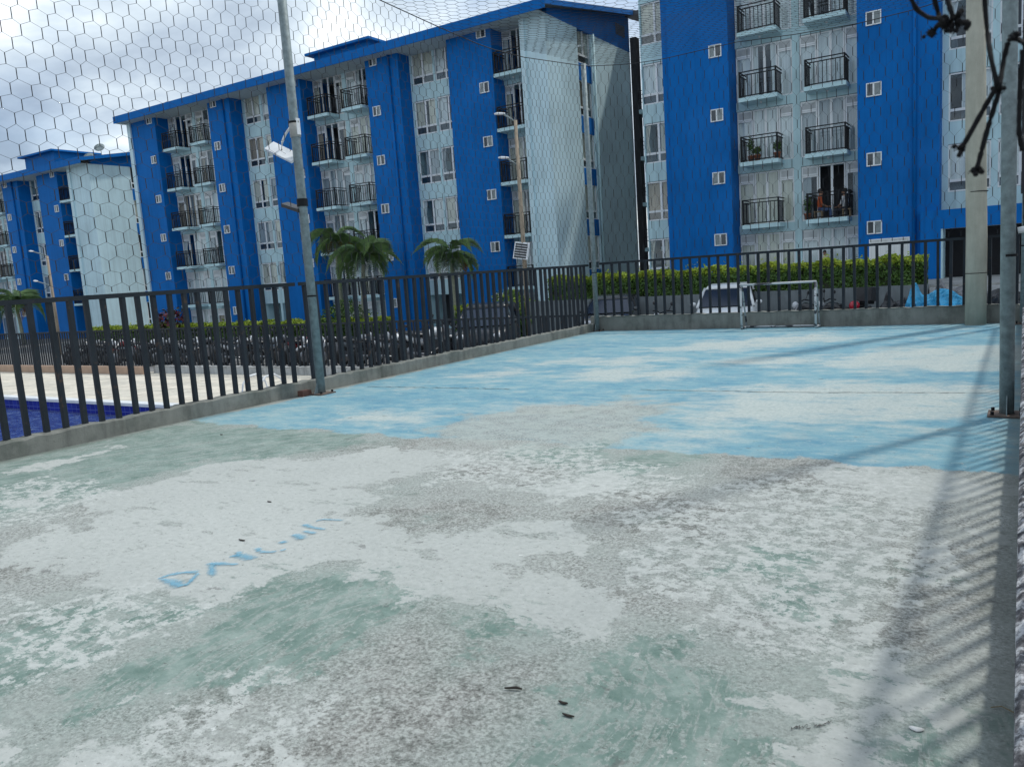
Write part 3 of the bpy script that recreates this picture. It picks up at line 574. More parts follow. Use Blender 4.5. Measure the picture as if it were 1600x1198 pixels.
# roof houses and dishes
def roof_house(root, x0, x1, y0, y1, z0, z1):
    o = child(MB().box(x0, x1, y0, y1, z0, z1).build('roof_house', M['blue']), root)
    s = MB().box(x0-0.4, x1+0.4, y0-0.4, y1+0.4, z1, z1+0.14).build('roof_slab', M['blue'], o)
roof_house(blockB, -37.4, -32.9, 38.0, 41.5, 12.5, 15.55); roof_house(blockA, -72.5, -67.9, 38.0, 41.5, 10.5, 13.9)
def dish(root, x, y, z):
    k = MB(); k.tube([(x, y, z), (x, y, z+0.7)], 0.03, 6); c_ = Vector((x, y-0.1, z+0.85)); nrm = Vector((0.5, -0.6, 0.6)).normalized(); u = nrm.orthogonal().normalized(); w = nrm.cross(u); rings = []
    for q, off in ((0.02, -0.10), (0.22, -0.07), (0.40, 0.0), (0.41, 0.02), (0.20, -0.05), (0.02, -0.08)): rings.append([tuple(c_+nrm*off+(u*math.cos(2*math.pi*i/14)+w*math.sin(2*math.pi*i/14))*q) for i in range(14)])
    k.loft(rings); k.tube([c_-u*0.3, c_+nrm*0.35], 0.015, 5); child(k.build('satellite_dish', M['galv'], None, True), root)
dish(blockA, -63.6, 38.5, 12.1); dish(blockA, -62.0, 38.5, 12.6)
# canopies and ground floor openings
def portal(root, x0, x1, z0, z1, canopy=True):
    child(MB().box(x0, x1, YW-0.02, YW+0.01, z0, z1).build('entrance_opening', M['dark_room']), root)
# garage mouth of the right block
o = child(MB().box(-3.05, 0.70, YW-0.35, YW-0.02, 1.98, 2.62).build('garage_lintel', M['blue']), blockC)
child(MB().box(-3.05, -2.42, YW-0.35, YW-0.02, LOW, 1.98).build('garage_pier', M['blue']), blockC)
child(MB().box(-2.42, -2.36, YW-0.34, YB+0.2, 0.2, 1.98).build('garage_side_wall', M['mint']), blockC)
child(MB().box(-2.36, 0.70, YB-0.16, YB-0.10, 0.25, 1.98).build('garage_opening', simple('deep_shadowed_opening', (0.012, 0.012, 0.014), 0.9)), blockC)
o = child(frame_mesh([(-4.75, -4.08, 0.45, 1.80), (-4.09, -3.42, 0.45, 1.80)], 0.05, YW-0.05, YW+0.01).build('window', M['frame']), blockC)
cm_ = curtain_mesh(1.26, 1.25, CURT[0], 5, 77); q = link('curtain', cm_, o, (-4.72, YW-0.012, 0.5)); q.scale = (1, 0.15, 1)
# stair link between the middle and right blocks
st = thing('stair_tower', 'dark open stair landings in the gap between the two tall blocks', 'stair tower', (-15.6, 42.5, LOW))
dk = simple('dark_stair_steel', (0.03, 0.03, 0.035), 0.6)
for i in range(6):
    zf = FB[0]-0.9-2.4*i
    if zf < LOW: break
    child(MB().box(-17.6, -12.6, 41.05, 44.0, zf-0.2, zf).build('landing', M['mint']), st)
    k = MB()
    for zt in (0.35, 0.55, 0.75, 0.95): k.box(-17.5, -12.8, 41.10, 41.14, zf+zt, zf+zt+0.03)
    for j in range(6): k.box(-17.5+0.9*j, -17.46+0.9*j, 41.08, 41.16, zf, zf+1.0)
    child(k.build('railing', dk), st)
child(MB().box(-17.62, -17.3, 41.02, 41.5, LOW, 13.2).build('post', dk), st); child(MB().box(-17.6, -12.6, 44.0, 44.2, LOW, 14.2).build('rear_wall', M['dark_room']), st)
child(MB().hexa([(-17.7,40.6,14.15),(-12.4,40.6,14.15),(-12.4,45,14.6),(-17.7,45,14.6),(-17.7,40.6,14.35),(-12.4,40.6,14.35),(-12.4,45,14.8),(-17.7,45,14.8)]).build('roof', M['roof']), st)

# ------------------------------------------------------------------ ball nets round and over the court
M['net'] = simple('black_net_cord', (0.022, 0.024, 0.028), 0.8)
def strands(name, A, B, rad, parent, mat):
    A = np.asarray(A); B = np.asarray(B); rad = np.asarray(rad)[:, None]; d = B-A; d /= np.linalg.norm(d, axis=1)[:, None]+1e-9
    ref = np.where(np.abs(d[:, 2:3]) < 0.9, np.array([[0, 0, 1.0]]), np.array([[1.0, 0, 0]])); u = np.cross(d, ref); u /= np.linalg.norm(u, axis=1)[:, None]+1e-9; w = np.cross(d, u); V = []
    for P in (A, B):
        for k in range(3): t = 2*math.pi*k/3; V.append(P+(u*math.cos(t)+w*math.sin(t))*rad)
    n = len(A); V = np.stack(V, 1).reshape(-1, 3); base = (np.arange(n)*6)[:, None]
    F = np.concatenate([base+np.array([[k, (k+1) % 3, 3+(k+1) % 3, 3+k]]) for k in range(3)], 0)
    me = bpy.data.meshes.new(name); me.vertices.add(len(V)); me.vertices.foreach_set('co', V.ravel()); me.loops.add(F.size); me.loops.foreach_set('vertex_index', F.ravel().astype(np.int32))
    me.polygons.add(len(F)); me.polygons.foreach_set('loop_start', np.arange(0, F.size, 4, dtype=np.int32)); me.materials.append(mat); me.update(calc_edges=True)
    o = link(name, me, parent); o['kind'] = 'stuff'; return o
def hexnet(label, fn, nu, nv, s=0.36, rv=0.0046, rd=0.0024, jit=0.10, seed=1):
    """fn(u, v) with u in cells and v in rows gives the point in the place"""
    r = np.random.default_rng(seed); root = thing('ball_net', label, 'net')
    J = np.cumsum(r.normal(0, 0.02, (nv+2, nu+2, 2)), 1)*0+r.normal(0, jit*0.5, (nv+2, nu+2, 2))
    def pt(j, i, end):
        u = i+0.5*(j % 2)+J[j, i, 0]; v = j+J[j, i, 1]*0.8+(s if end else -s); return fn(np.clip(u, 0, nu), np.clip(v, 0, nv))
    A, B, R = [], [], []
    for j in range(nv+1):
        for i in range(nu+1):
            lo, hi = pt(j, i, 0), pt(j, i, 1); A.append(lo); B.append(hi); R.append(rv)
            if j < nv:
                for i2 in ((i, i+1) if j % 2 else (i-1, i)):
                    if 0 <= i2 <= nu: A.append(hi); B.append(pt(j+1, i2, 0)); R.append(rd)
    strands('netting', A, B, R, root, M['net']); return root
def interp(x, xs, ys): return float(np.interp(x, xs, ys))
YT = [-4, 0.5, 4, 7.9, 10, 11.7, 12.95, 14.25, 16.2, 16.93]; ZT = [5.9, 5.7, 5.75, 5.92, 5.74, 5.64, 5.59, 5.66, 5.87, 5.95]
XT = [-8.4, -7.37, -6.6, -5.0, -3.8, -2.7, -1.7, -0.1]; ZX = [5.95, 5.80, 5.75, 5.78, 5.69, 5.65, 5.69, 5.9]
def f_left(u, v):
    y = -4+u*0.19; zt = interp(y, YT, ZT); t = v/29; return (-8.37-0.05*math.sin(t*3.1)+0.03*math.sin(y*1.3+t*4), y, 1.58+(zt-1.58)*t)
def f_far(u, v):
    x = -8.38+u*0.19; t = v/17; return (x, 16.93+0.04*math.sin(x*1.9+t*3), 1.60+(interp(x, XT, ZX)-1.60)*t)
def f_roof(u, v):
    x = -8.37+u*0.19; y = -3.5+v*0.151; e_ = interp(y, YT, ZT); fz = interp(x, XT, ZX); w = min(1, max(0, (y-12)/4.9)); s_ = math.sin(math.pi*min(1, max(0, (x+8.37)/8.3)))
    return (x, y, e_*(1-w)+fz*w-(1-w)*0.25*s_+0.03*math.sin(x*3+y*2)*s_)
def f_right(u, v):
    y = 1.7+u*0.19; t = v/30; return (0.03+0.035*math.sin(y*2.1+t*5)-0.02*t, y, 1.6+(interp(y, YT, ZT)-1.6)*t)
n1 = hexnet('black hexagonal ball net hanging above the pool side fence', f_left, 110, 29, seed=1, rv=0.0050, rd=0.0020)
n2 = hexnet('black hexagonal ball net hanging above the far fence behind the goal', f_far, 43, 17, s=0.31, seed=2, rv=0.0068, rd=0.0017)
n3 = hexnet('black net ceiling stretched over the court between the pole tops', f_roof, 43, 134, seed=3, rv=0.0032, rd=0.0026)
n4 = hexnet('black ball net bunched beside the steel pole at the right border', f_right, 80, 30, seed=4, jit=0.5, rv=0.0034, rd=0.0020)
MB().tube([(-8.37, y, interp(y, YT, ZT)) for y in np.linspace(-4, 16.93, 40)], 0.008, 6).build('border_rope', M['net'], n1, True)
MB().tube([(x, 16.93, interp(x, XT, ZX)) for x in np.linspace(-8.38, -0.1, 30)], 0.008, 6).build('border_rope', M['net'], n2, True)
MB().tube([(0.02, y, interp(y, YT, ZT)) for y in np.linspace(1.7, 16.93, 30)], 0.008, 6).build('border_rope', M['net'], n4, True)

# ------------------------------------------------------------------ steel poles, lamps, concrete pole
def steel_pole(label, x, y, h=5.98, r=0.06, lean=(0, 0), plate=True):
    root = thing('steel_pole', label, 'pole', (x, y, 0))
    MB().tube([(0, 0, 0.0), (lean[0]*0.5, lean[1]*0.5, h/2), (lean[0], lean[1], h)], r, 16).build('shaft', M['galv'], root, True)
    MB().tube([(0, 0, 1.35), (0, 0, 1.37)], r+0.004, 16).build('tie_wire', M['black'], root)
    if plate:
        MB().box(-0.14, 0.14, -0.14, 0.14, 0.0, 0.016).build('base_plate', simple('rusty_base_plate', (0.16, 0.12, 0.10), 0.8, 0.3, 0.4, 20), root)
        for sx in (-1, 1):
            for sy in (-1, 1): MB().tube([(sx*0.105, sy*0.105, 0.012), (sx*0.105, sy*0.105, 0.045)], 0.016, 6).build('bolt', M['black'], root)
        MB().hexa([(-0.004,-0.135,0.017),(0.004,-0.135,0.017),(0.004,-r+0.005,0.017),(-0.004,-r+0.005,0.017),(-0.004,-0.075,0.15),(0.004,-0.075,0.15),(0.004,-r+0.005,0.18),(-0.004,-r+0.005,0.18)]).build('gusset', M['galv'], root)
    return root
lp = steel_pole('tall steel net pole carrying a white panel lamp and a black floodlight', -8.25, 7.9, 6.4)
steel_pole('steel net pole at the far left corner where the two fences meet', -8.40, 16.90, 6.0, 0.058)
steel_pole('steel net pole with bolted base plate near the right border', -0.10, 7.98, 6.6, 0.056, (-0.05, 0))
steel_pole('steel net pole at the far right corner behind the nearer pole', 0.02, 16.7, 6.0, 0.058)
def at(px, py, y=7.9): return Vector(onY(px, py, y))
lamp = thing('solar_lamp', 'white flat panel lamp on a bent arm clamped to the tall steel pole', 'lamp', (-8.25, 7.9, 3.3))
a_, b_ = at(422, 230), at(463, 250); wv_ = Vector((0.03, -0.20, -0.115)); th = Vector((0, -0.016, 0.028)); q0, q1 = a_-wv_*0.5, b_-wv_*0.5
child(MB().hexa([q0, q1, q1+wv_, q0+wv_, q0+th, q1+th, q1+wv_+th, q0+wv_+th]).build('lamp_panel', M['white_metal']), lamp)
child(MB().tube([at(461, 192), at(455, 197), at(446, 210), at(441, 222), at(440, 236)], 0.016, 8).build('arm', M['white_metal'], None, True), lamp)
zb = at(462, 195).z; child(MB().tube([(-8.25, 7.9, zb-0.16), (-8.25, 7.9, zb+0.04)], 0.072, 16).build('clamp', simple('clamp_tape', (0.42, 0.41, 0.38), 0.7), None, True), lamp)
child(MB().tube([(-8.25, 7.9, zb+0.02), (-8.25, 7.9, zb+0.045)], 0.076, 16).build('band', M['black']), lamp)
c_ = at(461, 192); child(MB().box(c_.x-0.02, c_.x+0.06, c_.y-0.03, c_.y+0.03, c_.z-0.16, c_.z+0.05).build('bracket', M['white_metal']), lamp)
fl = thing('floodlight', 'small black floodlight strapped low on the tall steel pole', 'lamp', (-8.25, 7.9, 2.6)); zf_ = at(478, 316).z
child(MB().tube([(-8.25, 7.9, zf_-0.05), (-8.25, 7.9, zf_+0.05)], 0.074, 16).build('strap', M['black']), fl)
a_, b_ = at(445, 322), at(472, 331); wv_ = Vector((0.02, -0.15, -0.03)); th = Vector((0, 0, 0.045)); q0, q1 = a_-wv_*0.5, b_-wv_*0.5
child(MB().hexa([q0, q1, q1+wv_, q0+wv_, q0+th, q1+th, q1+wv_+th, q0+wv_+th]).build('housing', M['black_plastic']), fl); child(MB().tube([b_, (-8.25, 7.9, zf_)], 0.014, 6).build('arm', M['black']), fl)
cp = thing('concrete_pole', 'thick pale concrete utility pole standing inside the far right corner', 'pole', (-0.715, 16.74, 0))
MB().tube([(0,0,-0.01),(0,0,1.6),(-0.03,0,3.2),(-0.09,0,9.5)], [0.172,0.168,0.163,0.13], 24).build('shaft', M['pole_conc'], cp, True)
for z in (0.92, 2.35): MB().tube([(0,0,z),(0,0,z+0.012)], 0.174, 24).build('wire_tie', M['black'], cp)
brk = MB().box(-8.44, -8.34, 7.64, 7.80, 0.0, 0.075).build('clay_brick', simple('red_clay', (0.17, 0.085, 0.065), 0.9, 0, 0.3, 12)); tag(brk, 'reddish brick lying at the foot of the tall steel pole', 'brick')
stub = MB().tube([(-0.045, 8.0, 1.56), (0.10, 8.0, 1.58)], 0.028, 10).build('pipe_stub', M['white_metal'], None, True); tag(stub, 'short whitish pipe end fixed to the steel pole near the right border', 'pipe')

# ------------------------------------------------------------------ small football goal
gm = MT('chipped_white_goal_paint', 0.5); nz = gm.noise(3.2, 5, 0.6, gm.map((1, 1, 2.5), (0, 0, 0), gm.pos(True)))
gm.color(gm.mix(gm.step(nz, 0.52, 0.58), (0.52, 0.54, 0.55), (0.05, 0.05, 0.06))); M['goal'] = gm.m
goal = thing('small_goal', 'small white football goal with chipped paint before the far kerb', 'goal', (-4.18, 16.58, 0)); hw, hh, dp = 0.735, 0.92, 0.36
for s in (-1, 1):
    MB().tube([(s*hw, 0, 0.02), (s*hw, 0, hh)], 0.023, 10).build('post', M['goal'], goal, True)
    MB().tube([(s*hw, 0.02, hh), (s*hw, 0.10, hh-0.02), (s*hw, dp, 0.04)], 0.019, 10).build('rear_stay', M['goal'], goal, True)
    MB().tube([(s*hw, 0, 0.028), (s*hw, dp, 0.028)], 0.022, 10).build('base_bar', M['goal'], goal, True)
MB().tube([(-hw-0.02, 0, hh), (hw+0.02, 0, hh)], 0.023, 10).build('crossbar', M['goal'], goal, True); MB().tube([(-hw, dp, 0.028), (hw, dp, 0.028)], 0.019, 10).build('rear_bar', M['goal'], goal, True)

# ------------------------------------------------------------------ retaining wall, planting bed and hedges
wall = MB().box(-16.0, -2.35, 26.5, 26.75, LOW-0.1, 0.33).build('retaining_wall', M['wallgrey']); tag(wall, 'dark grey retaining wall under the clipped hedge behind the parked cars', 'wall')
structure(MB().box(-13.7, 14, 26.76, 34, LOW-0.1, 0.28).build('terrace', concrete('terrace_concrete', (0.34, 0.34, 0.32))))
stp = thing('steps', 'pale concrete steps up to the garage mouth of the right block', 'steps', (-0.2, 26.2, LOW))
for i in range(4): child(MB().box(-2.3, 9, 25.3+0.35*i, 26.755, LOW+0.33*i, LOW+0.33*(i+1)).build('step', M['curb_worn']), stp)
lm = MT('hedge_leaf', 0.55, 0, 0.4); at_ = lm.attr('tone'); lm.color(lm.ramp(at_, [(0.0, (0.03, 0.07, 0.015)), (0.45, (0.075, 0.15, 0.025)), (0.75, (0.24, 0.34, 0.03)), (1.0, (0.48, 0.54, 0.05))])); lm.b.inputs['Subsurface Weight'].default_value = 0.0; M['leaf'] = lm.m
M['twig'] = simple('hedge_twigs', (0.03, 0.035, 0.02), 0.9)
def leaf_cloud(name, P, N, size, tone, mat, parent, seed, aspect=0.55):
    r = np.random.default_rng(seed); n = len(P); a = r.normal(size=(n, 3)); N = N+0.9*r.normal(size=(n, 3)); N /= np.linalg.norm(N, axis=1)[:, None]; a -= N*(a*N).sum(1)[:, None]; a /= np.linalg.norm(a, axis=1)[:, None]; b = np.cross(N, a)
    s = (size*r.uniform(0.6, 1.3, n))[:, None]; V = np.stack([P-a*s, P+b*s*aspect, P+a*s, P-b*s*aspect], 1).reshape(-1, 3); F = np.arange(n*4)
    me = bpy.data.meshes.new(name); me.vertices.add(n*4); me.vertices.foreach_set('co', V.ravel()); me.loops.add(n*4); me.loops.foreach_set('vertex_index', F.astype(np.int32)); me.polygons.add(n); me.polygons.foreach_set('loop_start', np.arange(0, n*4, 4, dtype=np.int32))
    me.materials.append(mat); me.update(calc_edges=True); t = me.attributes.new('tone', 'FLOAT', 'POINT'); t.data.foreach_set('value', np.repeat(tone, 4).astype(np.float32))
    o = link(name, me, parent); o['kind'] = 'stuff'; return o
def hedge(label, x0, x1, y0, y1, z0, z1, n, seed, size=0.055):
    r = np.random.default_rng(seed); root = thing('clipped_hedge', label, 'hedge', (0.5*(x0+x1), 0.5*(y0+y1), z0)); o = Vector(root.location)
    c = MB().box(x0+0.12-o.x, x1-0.12-o.x, y0+0.13-o.y, y1-0.13-o.y, 0.02, z1-z0-0.14).build('branch_core', M['twig'], root)
    P = np.stack([r.uniform(x0, x1, n), r.uniform(y0, y1, n), r.uniform(z0, z1, n)], 1); side = r.choice(4, n, p=[0.52, 0.36, 0.04, 0.08]); Nn = np.zeros((n, 3)); dpt = np.abs(r.normal(0, 0.07, n))
    lump = 0.05*np.sin(P[:, 0]*3.3)+0.05*np.sin(P[:, 0]*7.1+1)+0.03*np.sin(P[:, 2]*9+P[:, 0]*4)
    m0 = side == 0; P[m0, 1] = y0+dpt[m0]+lump[m0]; Nn[m0] = (0, -1, 0.3); m1 = side == 1; P[m1, 2] = z1-dpt[m1]+lump[m1]; Nn[m1] = (0, -0.2, 1); m2 = side == 2; P[m2, 0] = x0+dpt[m2]; Nn[m2] = (-1, 0, 0); m3 = side == 3; P[m3, 0] = x1-dpt[m3]; Nn[m3] = (1, 0, 0)
    sh = r.random(n) < 0.02; P[sh & m1, 2] += r.uniform(0.05, 0.22, (sh & m1).sum())
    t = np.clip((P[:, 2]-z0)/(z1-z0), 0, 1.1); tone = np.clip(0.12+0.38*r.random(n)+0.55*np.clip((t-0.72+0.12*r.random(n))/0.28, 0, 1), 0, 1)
    leaf_cloud('foliage', P-np.array(o), Nn, size, tone, M['leaf'], root, seed+1); return root
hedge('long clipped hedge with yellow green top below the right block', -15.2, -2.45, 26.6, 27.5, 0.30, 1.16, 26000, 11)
hedge('low yellow green hedge far left beyond the pool fence', -47, -24, 27.0, 27.8, LOW, -0.15, 22000, 13, 0.08)
hedge('short low hedge at the foot of the pale end wall', -20.5, -15.5, 27.6, 28.4, LOW, 0.15, 7000, 15, 0.06)
def bush(label, x, y, z, rx, rz, n, seed, mat='leaf', size=0.07, tb=0.25):
    r = np.random.default_rng(seed); root = thing('leafy_shrub', label, 'shrub', (x, y, z)); d = r.normal(size=(n, 3)); d /= np.linalg.norm(d, axis=1)[:, None]; rad = r.uniform(0.55, 1.0, n)**0.6*(1+0.18*np.sin(d[:, 0]*5+seed)*np.sin(d[:, 2]*6))
    P = d*rad[:, None]*np.array([rx, rx, rz*0.55])+np.array([0, 0, rz*0.55]); P[:, 2] = np.maximum(P[:, 2], 0.03); leaf_cloud('foliage', P, d, size, np.clip(tb+0.5*r.random(n)*np.clip(d[:, 2]+0.6, 0, 1), 0, 1), M[mat], root, seed)
    for i in range(5): MB().tube([(0, 0, 0), (r.uniform(-.3, .3)*rx, r.uniform(-.3, .3)*rx, rz*0.45), (r.uniform(-.6, .6)*rx, r.uniform(-.6, .6)*rx, rz*0.8)], [0.03, 0.02, 0.008], 6).build('stem', M['twig'], root)
    return root
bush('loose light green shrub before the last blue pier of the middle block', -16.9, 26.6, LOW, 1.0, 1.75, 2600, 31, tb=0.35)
rl = MT('crimson_leaf', 0.5); rl.color(rl.ramp(rl.attr('tone'), [(0.25, (0.04, 0.06, 0.02)), (0.45, (0.10, 0.012, 0.02)), (0.7, (0.22, 0.02, 0.045))])); M['redleaf'] = rl.m
bush('crimson leaved shrub at the foot of the middle block beyond the pool', -39.0, 27.0, LOW, 0.9, 1.8, 700, 33, 'redleaf', 0.12, 0.2)

# ------------------------------------------------------------------ palms
pm_ = MT('palm_leaflet', 0.5, 0, 0.4); pm_.color(pm_.ramp(pm_.noise(2.5, 4, 0.6), [(0.3, (0.08, 0.15, 0.06)), (0.6, (0.17, 0.27, 0.09)), (0.8, (0.30, 0.35, 0.11))])); M['palm'] = pm_.m
M['palm_dry'] = simple('dry_palm_leaflet', (0.30, 0.14, 0.03), 0.7, 0, 0.3, 4); M['trunk'] = simple('palm_trunk', (0.22, 0.23, 0.17), 0.85, 0, 0.25, 9, 0.4, 0.5)
def frond_mesh(L, arch, mat, seed):
    r = random.Random(seed); k = MB(); n = 34; pts = []
    for i in range(n+1):
        t = i/n; pts.append(Vector((L*(t*0.92-0.12*t*t), 0, L*(arch*t-(arch+0.62)*t*t))))
    k.tube(pts, [0.028*(1-0.85*i/n) for i in range(n+1)], 5)
    for i in range(4, n+1):
        for sd in (-1, 1):
            for h in (0, 0.4, 0.7):
                t = i/n; p = pts[i]; ll = L*0.34*math.sin(math.pi*min(1, 0.12+0.9*t))*r.uniform(0.85, 1.1); d = Vector((0.55, sd*0.85, r.uniform(-0.15, 0.25)-0.2*t)).normalized(); w = Vector((0.022, 0, 0.014))
                m1 = p+d*ll*0.5; tip = p+d*ll+Vector((0, 0, -0.30*ll)); k.add([p-w*0.5, p+w*0.5, m1+w, m1-w, tip], [(0, 1, 2, 3), (3, 2, 4)])
    return k.mesh('frond', mat)
FR = [frond_mesh(2.0, 0.85, M['palm'], 1), frond_mesh(1.7, 0.45, M['palm'], 2), frond_mesh(1.6, 0.95, M['palm'], 3)]; FRD = frond_mesh(1.5, 0.30, M['palm_dry'], 4)
def palm(label, x, y, z0, h, n, seed, sc=1.0, dry=1):
    r = random.Random(seed); root = thing('palm_tree', label, 'palm', (x, y, z0)); k = MB(); lean = (r.uniform(-.15, .15), r.uniform(-.15, .15))
    pts = [(lean[0]*t*t*h*0.3, lean[1]*t*t*h*0.3, h*t) for t in [i/12 for i in range(13)]]; k.tube(pts, [0.13*(1-0.35*i/12)*(1.06 if i % 2 else 0.97) for i in range(13)], 10).build('trunk', M['trunk'], root, True)
    MB().tube([(pts[-1][0], pts[-1][1], h-0.05), (pts[-1][0], pts[-1][1], h+0.45)], [0.10, 0.05], 8).build('crownshaft', M['palm'], root, True)
    for i in range(n):
        o = link('frond', FRD if i < dry else FR[r.randrange(3)], root, (pts[-1][0], pts[-1][1], h+0.35), (r.uniform(-.15, .15), r.uniform(0.15, 0.4) if i < dry else r.uniform(-0.75, 0.35), i*2.4+r.uniform(-.3, .3))); o.scale = (sc*r.uniform(0.85, 1.1),)*3
    return root
palm('taller palm with an orange dried frond just right of the tall steel pole', -27.6, 28.3, LOW, 4.35, 17, 1, 0.92, 3)
palm('broad low palm between the orange fronded palm and a blue pier', -25.6, 27.6, LOW, 3.45, 20, 2, 1.02, 0)
palm('single palm before the second window bay of the middle block', -20.6, 28.0, LOW, 3.2, 16, 3, 0.90, 2)
palm('palm at the left edge of the picture beyond the pool fence', -56.5, 27.8, LOW, 2.5, 15, 4, 1.25, 1)
bush('dark clump of leaves at the foot of the palms beside the tall steel pole', -26.6, 27.4, LOW, 1.2, 1.7, 1600, 35, tb=0.1)

# ------------------------------------------------------------------ street lamps
def street_lamp(label, x, y, z0, h, heads, panel_z=None, mat=None, r=0.070):
    root = thing('street_lamp', label, 'street lamp', (x, y, z0)); MB().tube([(0, 0, 0), (0, 0, h)], [r*1.2, r*0.8], 12).build('shaft', mat or simple('weathered_pole', (0.33, 0.27, 0.20), 0.85, 0, 0.2, 5), root, True)
    for (dz, L) in heads:
        MB().tube([(0, 0, h-dz), (-L*0.5, -0.05, h-dz+0.16), (-L, -0.1, h-dz+0.3)], 0.028, 8).build('arm', M['galv'], root, True)
        k = MB(); rings = []
        for t, w, hh_ in ((0, 0.025, 0.025), (0.10, 0.06, 0.04), (0.26, 0.075, 0.05), (0.38, 0.04, 0.03), (0.41, 0.015, 0.015)): rings.append([(-L-t+0.08, -0.1+w*math.cos(a), h-dz+0.3+0.12*t+hh_*math.sin(a)) for a in [2*math.pi*i/10 for i in range(10)]])
        k.loft(rings).build('lamp_head', M['white_metal'], root, True)
    if panel_z:
        p = MB().hexa([(-0.32,-0.20,panel_z-0.20),(0.22,-0.20,panel_z-0.28),(0.24,-0.17,panel_z-0.28),(-0.30,-0.17,panel_z-0.20),(-0.28,-0.06,panel_z+0.34),(0.26,-0.06,panel_z+0.26),(0.28,-0.03,panel_z+0.26),(-0.26,-0.03,panel_z+0.34)]).build('solar_panel', M['white_metal'], root)
        k = MB()
        for i in range(6): t0, t1 = 0.06+i*0.15, 0.17+i*0.15; f = lambda t, s: (-0.32+0.04*t+0.04+s*0.46, -0.20+0.14*t-0.006, panel_z-0.20+0.54*t-0.08*s); k.quad(f(t0, 0), f(t0, 1), f(t1, 1), f(t1, 0))
        k.build('solar_cell', M['black_plastic'], p)
    return root
street_lamp('brown street lamp with two heads and a solar panel before the pale end wall', -13.98, 23.0, LOW, 7.45, ((0.05, 0.40), (1.45, 0.36)), 3.25)
street_lamp('thin street lamp with two heads at the far left before the lowest block', -41.2, 22.0, LOW, 4.95, ((0.0, 1.1), (1.5, 1.1)))

# ------------------------------------------------------------------ parked cars
def paint(name, c, rough=0.25): return simple(name, c, rough, 0, 0.05, 2, 0.6)
M['car_glass'] = simple('tinted_car_glass', (0.012, 0.022, 0.042), 0.10, 0, 0.1, 2, 0.35); M['lens'] = simple('headlight_lens', (0.6, 0.62, 0.65), 0.1, 0, 0.05); M['tail'] = simple('tail_lens', (0.28, 0.01, 0.012), 0.2)
def car(label, body, x, y, rz, L=4.1, H=1.62, W=1.72, hood=0.92):
    """local +x is the nose"""
    root = thing('parked_car', label, 'car', (x, y, LOW), rz); hl = L/2
    def ring(xx, zlo, zhi, w, tuck=0.06):
        return [(xx,-w+tuck,zlo),(xx,-w,zlo+0.22),(xx,-w,zhi-0.12),(xx,-w+0.07,zhi),(xx,w-0.07,zhi),(xx,w,zhi-0.12),(xx,w,zlo+0.22),(xx,w-tuck,zlo)]
    w = W/2; belt = hood+0.06
    st_ = [(-hl, 0.45, belt-0.12, w-0.16), (-hl+0.08, 0.30, belt-0.02, w-0.06), (-hl*0.6, 0.22, belt, w), (0, 0.20, belt, w), (hl*0.36, 0.20, belt-0.01, w), (hl*0.62, 0.22, hood-0.01, w-0.03), (hl-0.14, 0.26, hood-0.09, w-0.10), (hl, 0.40, hood-0.24, w-0.26)]
    MB().loft([ring(*q) for q in st_]).build('body', body, root, True)
    def gr(xx, z, ww): return [(xx,-ww,z-0.001),(xx,ww,z-0.001)]
    roofw, bw = w-0.22, w-0.06; xb0, xb1, xt0, xt1 = -hl+0.10, hl*0.56, -hl+0.36, hl*0.10
    B0 = [(xb0,-bw,belt-0.02),(xb1,-bw,belt-0.02),(xb1,bw,belt-0.02),(xb0,bw,belt-0.02)]; T0 = [(xt0,-roofw,H-0.10),(xt1,-roofw,H-0.10),(xt1,roofw,H-0.10),(xt0,roofw,H-0.10)]
    MB().hexa(B0+T0).build('side_glass', M['car_glass'], root)
    rf = [[(xt0-0.06,-roofw-0.02,H-0.13),(xt0-0.06,roofw+0.02,H-0.13),(xt0-0.06,roofw-0.06,H-0.07),(xt0-0.06,-roofw+0.06,H-0.07)],[(xt0+0.3,-roofw-0.03,H-0.12),(xt0+0.3,roofw+0.03,H-0.12),(xt0+0.3,roofw-0.1,H),(xt0+0.3,-roofw+0.1,H)],[(xt1-0.3,-roofw-0.03,H-0.12),(xt1-0.3,roofw+0.03,H-0.12),(xt1-0.3,roofw-0.1,H),(xt1-0.3,-roofw+0.1,H)],[(xt1+0.05,-roofw-0.01,H-0.14),(xt1+0.05,roofw+0.01,H-0.14),(xt1+0.05,roofw-0.06,H-0.08),(xt1+0.05,-roofw+0.06,H-0.08)]]
    MB().loft(rf).build('roof', body, root, True)
    for s in (-1, 1):
        for (xa, xb_, r_p) in ((xb1, xt1, 0.045), (xb0, xt0, 0.09)): MB().tube([(xa, s*bw, belt-0.03), (xb_, s*(roofw+0.005), H-0.11)], r_p, 8).build('pillar', body, root, True)
        xm = (xb0+xb1)*0.5-0.1; MB().tube([(xm, s*(bw+0.004), belt-0.03), (xm-0.02, s*(roofw+0.01), H-0.11)], 0.035, 6).build('pillar', M['black_plastic'], root)
        MB().ball((hl*0.42, s*(w+0.09), belt+0.06), (0.07, 0.10, 0.07), 10).build('mirror', body, root, True)
        MB().ball((hl-0.10, s*(w-0.34), hood-0.20), (0.14, 0.17, 0.08), 10).build('headlight', M['lens'], root, True); MB().ball((-hl+0.04, s*(w-0.14), belt-0.10), (0.06, 0.09, 0.14), 10).build('tail_light', M['tail'], root, True)
        for xx in (hl*0.60, -hl*0.62):
            wh = MB().wheel((xx, s*(w-0.08), 0.30), 0.30, 0.20).build('wheel', M['tyre'], root, True); MB().wheel((xx, s*(w-0.075), 0.30), 0.19, 0.21, 14).build('rim', M['chrome'], wh, True)
    return root
